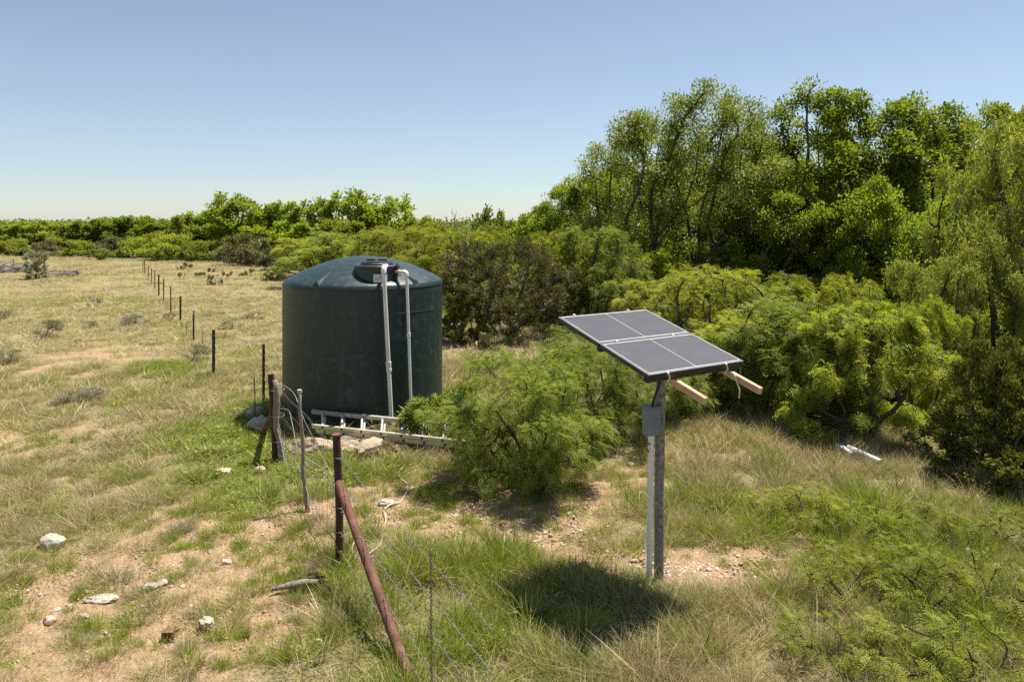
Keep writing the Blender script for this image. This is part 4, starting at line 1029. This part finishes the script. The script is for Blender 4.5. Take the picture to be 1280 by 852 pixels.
# saplings in the right foreground
SG = 'mesquite saplings in the right foreground'
SL = [(1010, 655, 50, 110, 'sapling with brown stem at the left of the right foreground clump'), (1085, 668, 46, 110, 'feathery sapling below the white bank pipe'), (1165, 668, 40, 110, 'bright sapling spreading left of the juniper'), (1235, 680, 46, 120, 'sapling at the right edge under the juniper'),
      (1060, 745, 60, 130, 'sapling in the middle of the right foreground'), (1150, 770, 70, 150, 'broad sapling with dark bare twigs'), (1245, 775, 70, 140, 'sapling with hanging pods at the right edge'), (1030, 830, 50, 120, 'low sapling at the bottom, left of the right corner clump'), (1130, 850, 60, 150, 'sapling cut by the bottom edge'), (1235, 855, 70, 150, 'sapling in the bottom right corner'), (1120, 715, 44, 100, 'small sapling among the right foreground stems'), (965, 640, 26, 70, 'tiny sapling right of the gravel patch')]
for i, (px, py, h, w, lb) in enumerate(SL):
    X, Y, z = ground_at(px, py)
    plant(('sapling_near', 'sapling2_near')[i % 2], 'mesquite_sapling', lb, 'sapling', px, Y, py - h, w, SG, crown='foliage', trunk='stems')
# bare twigs among the saplings
for (a, b, c_, lb) in (((1103, 700), (1130, 718), (1158, 742), 'bare dark twig slanting between the saplings'), ((1178, 793), (1195, 806), (1212, 815), 'bare forked twig in the right foreground'), ((1131, 782), (1160, 794), (1178, 793), 'bare dark twig left of the forked one'), ((1200, 722), (1203, 705), (1215, 690), 'short upright bare twig right of the slanting one')):
    z = .28
    P3 = [np.array(((p[0] - 640) * (F * (CAMZ - z) / (p[1] - HOR)) / F, F * (CAMZ - z) / (p[1] - HOR), z)) for p in (a, b, c_)]
    d0 = P3[2] + np.array((.08, .05, -.28 - .05))
    o = MB().tube(smooth_path(P3 + [d0], 4), [.006] * 13, 6).build('bare_twig', M['twig'], None, True); tag(o, lb, 'twig', 'bare twigs in the right foreground')
# yucca
def yucca(px, py, s, label, n=42):
    X, Y, z = ground_at(px, py); rng = np.random.default_rng(px)
    d = unit(np.stack([rng.normal(0, 1, n), rng.normal(0, 1, n), rng.uniform(.3, 1.6, n)], -1)); P0 = np.zeros((n, 3)) + d * .01
    V, Fq = leafquads(P0, d, unit(rdir(rng, n) * .3 + [0, 0, 1]), s * rng.uniform(.7, 1.1, n), np.full(n, s * .06), .25, .1)
    o = link('yucca', mesh_np('yucca', V, Fq, [M['yucca']], tint=np.repeat(rng.random(n), 4)), None, (X, Y, z)); tag(o, label, 'yucca', 'yuccas on the bank')
yucca(1122, 618, .26, 'small spiky yucca on the bank below the white pipe')
yucca(1170, 612, .2, 'spiky yucca half hidden in grass near the juniper')
yucca(590, 452, .3, 'spiky yucca in dry grass right of the tank')
# prickly pears
def pear(px, py, wpx, n, label, s=1.0):
    X, Y, z = ground_at(px, py); rng = np.random.default_rng(px + 7); w = wpx * Y / F
    t = empty('prickly_pear', (X, Y, z)); tag(t, label, 'cactus', 'prickly pear clumps in dry grass')
    me = None
    for i in range(n):
        if me is None:
            o = MB().lathe([(.01, 0), (.05, .03), (.085, .09), (.10, .15), (.085, .215), (.05, .245), (.012, .255)], 10).build('pad', M['cactus'], t, True); me = o.data
            for v in me.vertices: v.co.y *= .22
        else: o = link('pad', me, t)
        lvl = i % 3 == 2
        o.location = (rng.uniform(-.5, .5) * w, rng.uniform(-.35, .35) * w, (.16 if lvl else -.02) * s); o.rotation_euler = (rng.normal(0, .35), rng.normal(0, .45), rng.uniform(0, 6.28)); o.scale = (s,) * 3
for a in ((245, 345, 36, 14, 'prickly pear clump in the far dry grass, left one', 1.1), (292, 345, 46, 18, 'widest prickly pear clump in the far dry grass', 1.1), (340, 350, 36, 16, 'prickly pear clump just left of the tank top', 1.1), (268, 356, 20, 8, 'small prickly pear clump below the wide one', 1.3),
          (232, 337, 14, 7, 'smallest prickly pear clump near the far trees', 1.3), (612, 436, 26, 9, 'prickly pear in dry grass right of the tank', 1.0), (545 + 95, 430, 20, 7, 'prickly pear under the brown bush', 1.0)): pear(*a)
# brush piles
def brush(px, py, w, h, n, label):
    X, Y, z = ground_at(px, py); rng = np.random.default_rng(px); W = w * Y / F; Hh = h * Y / F
    t = empty('brush_pile', (X, Y, z)); tag(t, label, 'brush pile', 'grey brush piles in the pasture')
    for i in range(n):
        a = rng.normal(0, .5); l = W * rng.uniform(.25, .6); c = np.array((rng.uniform(-.4, .4) * W, rng.uniform(-.25, .25) * W, rng.uniform(0.02, .75) * Hh * (1 - .5 * rng.random())))
        d = np.array((math.cos(a), math.sin(a), rng.normal(.1, .25))) * l / 2
        MB().tube([c - d, c + (0, 0, .05), c + d], [.05, .04, .015], 5).build('branch', M['deadwood'], t)
brush(12, 340, 60, 14, 40, 'grey brush pile at the left edge of the pasture')
brush(84, 345, 32, 10, 30, 'smaller grey brush pile right of the sage bush')
# bare snag over the sky gap
def snag(px, Y, yt, yb, label, seed):
    X = (px - 640) * Y / F; zt = CAMZ - (yt - HOR) * Y / F; z0 = G(X, Y); rng = np.random.default_rng(seed)
    t = empty('dead_snag', (X, Y, z0)); tag(t, label, 'dead tree', 'dead snags')
    H = zt - z0
    MB().tube([(0, 0, -.1), (.1, 0, H * .5), (-.05, 0, H * .85), (.1, 0, H)], [.09, .06, .04, .015], 6).build('trunk', M['deadwood'], t)
    for k in range(5):
        h = H * rng.uniform(.65, .95); s = rng.choice([-1, 1]); MB().tube([(0, 0, h), (s * .25, .1, h + .25), (s * .3, .1, h + .6)], [.03, .02, .008], 5).build('branch', M['deadwood'], t)
snag(569, 60, 264, 290, 'thin bare snag poking above the bushes in the sky gap', 1)
snag(667 + 12, 44, 262, 290, 'bare dead twigs above the trees left of the elm', 2)

# far woodland: a mass of distant crowns to the horizon
rng = np.random.default_rng(99)
N = 60000
yy = 80 + 900 * rng.random(N) ** 1.6; xx = rng.uniform(-1.1, 1.1, N) * yy
clx = np.round(xx / (4 + yy * .01)); cly = np.round(yy / (4 + yy * .01)); hh = 1.9 + 1.8 * hash2(clx, cly, 5) + .6 * hash2(clx, cly, 8)
keep = edge_dist(xx, yy) > 8
xx, yy, hh = xx[keep], yy[keep], hh[keep]; n = len(xx)
zz = gz(xx, yy) + hh * (1 - .55 * rng.random(n) ** 1.5)
s = .26 + yy * .0022
V, Fq = leafquads(np.stack([xx, yy, zz], -1), rdir(rng, n), unit(rdir(rng, n) * .8 + [0, 0, .6]), s * rng.uniform(.7, 1.3, n), s * .7 * rng.uniform(.7, 1.3, n))
fw = link('far_woodland', mesh_np('far_woodland', V, Fq, [M['oak']], tint=np.repeat(np.clip(hash2(clx, cly, 2)[keep] * .5 + rng.random(n) * .3, 0, 1), 4)))
tag(fw, 'low distant woodland reaching the horizon', 'woodland', kind='stuff')

# ------------------------------------------------------------------ grass, weeds and gravel
def tuft(rng, n, H, rbase, lean, wid, nseg=3, curl=.6, hvar=.4, tcurve=None, headfrac=0.0):
    a = rng.uniform(0, 2 * np.pi, n); r = rbase * np.sqrt(rng.random(n))
    p = np.stack([r * np.cos(a), r * np.sin(a), np.full(n, -.01)], -1)
    a2 = a + rng.normal(0, .8, n); ln = np.abs(rng.normal(lean, lean * .5, n))
    d = np.stack([np.cos(a2) * ln, np.sin(a2) * ln, np.ones(n)], -1); d = unit(d)
    h = H * (1 - hvar * rng.random(n)); side = unit(np.cross(d, rdir(rng, n))); w = wid * rng.uniform(.7, 1.3, n)
    rows = []; c = p.copy()
    for k in range(nseg + 1):
        t = k / nseg; ww = w * (1 - t) ** .7 if k < nseg else w * .08
        rows.append(np.stack([c - side * ww[:, None] * .5, c + side * ww[:, None] * .5], 1))
        d = unit(d + np.stack([np.cos(a2), np.sin(a2), -np.full(n, .35)], -1) * curl * ln[:, None] * .5)
        c = c + d * (h / nseg)[:, None]
    V = np.stack(rows, 1)    # n, nseg+1, 2, 3
    k = np.arange(nseg)[:, None] * 2 + np.array([[0, 1, 3, 2]])
    Fq = (np.arange(n) * (nseg + 1) * 2)[:, None, None] + k[None]
    return V.reshape(-1, 3), Fq.reshape(-1, 4), np.repeat(rng.random(n), (nseg + 1) * 2)
def rosette(rng, n, R, L, W):
    a = rng.uniform(0, 6.28, n); r = R * np.sqrt(rng.random(n)); P = np.stack([r * np.cos(a), r * np.sin(a), rng.uniform(.0, .09, n)], -1)
    d = unit(np.stack([np.cos(a), np.sin(a), rng.uniform(-.1, .9, n)], -1) + rdir(rng, n) * .5)
    V, Fq = leafquads(P, d, unit(rdir(rng, n) * .5 + [0, 0, 1]), L * rng.uniform(.6, 1.3, n), W * rng.uniform(.6, 1.3, n)); return V, Fq, np.repeat(rng.random(n), 4)

def src_collection(name, builders):
    c = bpy.data.collections.new(name)
    for i, (V, Fq, tv, mat) in enumerate(builders):
        me = mesh_np('%s_%02d' % (name, i), V, Fq, [M[mat]] if isinstance(mat, str) else [mat], tint=tv)
        o = bpy.data.objects.new('%s_%02d' % (name, i), me); o['kind'] = 'stuff'; c.objects.link(o)
    return c

def scatter(name, coll, P, idx, rot, scl, label, cat):
    me = bpy.data.meshes.new(name); me.vertices.add(len(P)); me.vertices.foreach_set('co', np.asarray(P, np.float32).ravel())
    a = me.attributes.new('pick', 'INT', 'POINT'); a.data.foreach_set('value', np.asarray(idx, np.int32))
    a = me.attributes.new('spin', 'FLOAT_VECTOR', 'POINT'); a.data.foreach_set('vector', np.asarray(rot, np.float32).ravel())
    a = me.attributes.new('size', 'FLOAT_VECTOR', 'POINT'); a.data.foreach_set('vector', np.asarray(scl, np.float32).ravel())
    o = link(name, me); tag(o, label, cat, kind='stuff')
    ng = bpy.data.node_groups.new(name + ' scatter', 'GeometryNodeTree')
    ng.interface.new_socket('Geometry', in_out='INPUT', socket_type='NodeSocketGeometry'); ng.interface.new_socket('Geometry', in_out='OUTPUT', socket_type='NodeSocketGeometry')
    N = ng.nodes; L = ng.links
    gi = N.new('NodeGroupInput'); go = N.new('NodeGroupOutput'); ip = N.new('GeometryNodeInstanceOnPoints'); ci = N.new('GeometryNodeCollectionInfo')
    ci.inputs['Collection'].default_value = coll; ci.inputs['Separate Children'].default_value = True; ci.inputs['Reset Children'].default_value = True
    ip.inputs['Pick Instance'].default_value = True
    def na(n, t):
        x = N.new('GeometryNodeInputNamedAttribute'); x.data_type = t; x.inputs['Name'].default_value = n; return x.outputs['Attribute']
    L.new(gi.outputs[0], ip.inputs['Points']); L.new(ci.outputs[0], ip.inputs['Instance'])
    L.new(na('pick', 'INT'), ip.inputs['Instance Index']); L.new(na('spin', 'FLOAT_VECTOR'), ip.inputs['Rotation']); L.new(na('size', 'FLOAT_VECTOR'), ip.inputs['Scale'])
    L.new(ip.outputs[0], go.inputs[0])
    md = o.modifiers.new('scatter', 'NODES'); md.node_group = ng
    return o

rng = np.random.default_rng(2024)
BUNCH = tuft(rng, 150, .26, .10, .55, .0045)
T_green = src_collection('green_tuft', [(*tuft(rng, 46, .24, .05, .35, .0050), 'g_green'), (*tuft(rng, 60, .13, .07, .5, .0042), 'g_green'), (*tuft(rng, 40, .32, .05, .28, .0048), 'g_green'), (*tuft(rng, 44, .20, .07, .45, .0045), 'g_green'), (*rosette(rng, 80, .10, .030, .013), 'weed'), (*rosette(rng, 60, .08, .026, .014), 'weed'), (*BUNCH, 'g_green'), (*tuft(rng, 22, .20, .11, .45, .008, 2), 'g_green'), (*tuft(rng, 26, .22, .07, .40, .0065, 2), 'g_green')])
T_dry = src_collection('dry_tuft', [(*tuft(rng, 40, .30, .06, .32, .0034), 'g_dry'), (*tuft(rng, 44, .17, .08, .6, .0034), 'g_dry'), (*tuft(rng, 44, .26, .07, .40, .0034), 'g_mix'), (*tuft(rng, 46, .20, .08, .5, .0036), 'g_mix'), (*tuft(rng, 44, .24, .07, .42, .0034), 'g_grey'), (*tuft(rng, 26, .12, .10, 1.2, .004), 'g_dry'), (*tuft(rng, 22, .21, .12, .45, .007, 2), 'g_dry'), (*tuft(rng, 22, .19, .12, .5, .007, 2), 'g_mix'), (*tuft(rng, 20, .18, .12, .6, .007, 2), 'g_grey'), (*tuft(rng, 26, .26, .07, .40, .0052, 2), 'g_dry'), (*tuft(rng, 26, .22, .08, .45, .0055, 2), 'g_mix'), (*tuft(rng, 24, .22, .08, .5, .0052, 2), 'g_grey')])

def points(n, y0, y1, wide=.86):
    y = np.sqrt(y0 ** 2 + (y1 ** 2 - y0 ** 2) * rng.random(n)); x = rng.uniform(-wide, wide, n) * y; return x, y
def exclude(x, y):
    ok = edge_dist(x, y) < .9
    ok &= np.hypot(x - TX, y - TY) > 1.33
    return ok
GP = []; DP = []
for (y0, y1, n, s0) in ((3.6, 9, 26000, 1.0), (9, 16, 30000, 1.15), (16, 30, 34000, 1.45), (30, 80, 52000, 2.1)):
    x, y = points(n, y0, y1); ok = exclude(x, y); x = x[ok]; y = y[ok]
    bare, lush, grav = masks(x, y)
    right = sstep(-1.5, 2.5, x)
    clump = fbm(x * 3.1, y * 3.1, 61, 3)
    if y0 > 20: clump = fbm(x * .9, y * .9, 61, 3)
    dens = (1 - .84 * bare) * (1 - .93 * grav) * (.14 + .86 * sstep(.37, .58, clump)); u = rng.random(len(x))
    keep = u < dens; x = x[keep]; y = y[keep]; bare = bare[keep]; lush = lush[keep]; clump = clump[keep]
    pg = np.clip(.05 + .74 * lush + .5 * (fbm(x * 2.2, y * 2.2, 71, 3) - .5), 0, .85) * (1 - .5 * sstep(18, 34, y)); isg = rng.random(len(x)) < pg
    z = gz(x, y) - .005
    k = len(x); sz = s0 * rng.gamma(7, 1 / 7, k) * (.55 + .45 * (1 - bare)); hz = np.minimum(sz, .55 + .45 * sz) * (.55 + .9 * clump) * np.where(isg, .8 + .35 * lush, .78)
    # grazed, shorter sward in the pasture left of the fence
    past = ((x < -.3 - y * .30) | (x < -2.5)); hz = hz * np.where(past, .55, .84)
    hz = hz * np.where((np.hypot(x + 1.5, y - 9) < 2.2), .7, 1)
    ii = np.where(isg, rng.choice(6, k, p=[.26, .28, .14, .26, .03, .03]), rng.choice(6, k, p=[.18, .16, .22, .24, .14, .06]))
    lsh = lush > .55; ii = np.where(isg & lsh & past & (rng.random(k) < .35), rng.choice([4, 5], k), ii)
    if 9 <= y0 < 16: ii = np.where(isg, np.where((ii >= 4) & (ii <= 5), ii, 8), rng.choice([9, 10, 11], k, p=[.38, .42, .2]))
    if y0 >= 16: ii = np.where(isg, 7, rng.choice([6, 7, 8], k, p=[.45, .38, .17]))
    else: ii = np.where(isg & (rng.random(k) < .06 + .25 * bare), 6, ii)
    rot = np.stack([rng.normal(0, .12, k), rng.normal(0, .12, k), rng.uniform(0, 6.28, k)], -1); scl = np.stack([sz, sz, hz], -1); P = np.stack([x, y, z], -1)
    GP.append((P[isg], ii[isg], rot[isg], scl[isg])); DP.append((P[~isg], ii[~isg], rot[~isg], scl[~isg]))
# small separate tufts on the bare soil
nc = 2300; cx_, cy_ = points(nc, 3.8, 10.5); bare, lush, grav = masks(cx_, cy_)
kp = exclude(cx_, cy_) & (bare > .35) & (rng.random(nc) > grav * .75); cx_, cy_ = cx_[kp], cy_[kp]; nc = len(cx_)
m_ = rng.integers(2, 8, nc); ci_ = np.repeat(np.arange(nc), m_); k = len(ci_); cs_ = rng.gamma(5, 1 / 5, nc)[ci_]
x = cx_[ci_] + rng.normal(0, .035, k) * cs_; y = cy_[ci_] + rng.normal(0, .035, k) * cs_; cg_ = (rng.random(nc) < .6)[ci_]
sz = (.32 + .45 * cs_) * rng.uniform(.7, 1.2, k); P = np.stack([x, y, gz(x, y) - .004], -1); rot = np.stack([rng.normal(0, .15, k), rng.normal(0, .15, k), rng.uniform(0, 6.28, k)], -1); scl = np.stack([sz, sz, sz * .75], -1)
GP.append((P[cg_], rng.choice([0, 1, 3, 1], cg_.sum()), rot[cg_], scl[cg_])); DP.append((P[~cg_], rng.choice([1, 3, 3, 4], (~cg_).sum()), rot[~cg_], scl[~cg_]))
cat4 = lambda Ls: [np.concatenate([l[i] for l in Ls]) for i in range(4)]
scatter('green_grass', T_green, *cat4(GP), 'green grass tufts and low weeds over the soil', 'grass')
scatter('dry_grass', T_dry, *cat4(DP), 'dry tan and half cured grass over the soil', 'grass')

# gravel
def pebbles():
    out = []
    for i in range(5):
        me = stone_mesh(300 + i, 1, rng.uniform(.7, .95), rng.uniform(.45, .7), 1, .3)
        V = np.array([v.co[:] for v in me.vertices]); Fq = np.array([p.vertices[:] for p in me.polygons]); bpy.data.meshes.remove(me)
        out.append((V, Fq, np.full(len(V), .5), ('peb1', 'peb2', 'peb3', 'peb1', 'peb3')[i]))
    return out
T_peb = src_collection('pebble', pebbles())
x, y = points(150000, 3.8, 15); bare, lush, grav = masks(x, y)
keep = exclude(x, y) & (rng.random(len(x)) < grav * .8 * (.3 + .7 * bare) + bare * .22); x = x[keep]; y = y[keep]; k = len(x)
s = .006 + .012 * rng.gamma(1.3, .6, k) * (.35 + .85 * grav[keep]); s = np.minimum(s, .032)
scatter('gravel', T_peb, np.stack([x, y, gz(x, y) + s * .1], -1), rng.integers(0, 5, k), np.stack([rng.normal(0, .3, k), rng.normal(0, .3, k), rng.uniform(0, 6.28, k)], -1), np.stack([s, s, s], -1), 'loose pale limestone gravel on bare soil', 'gravel')
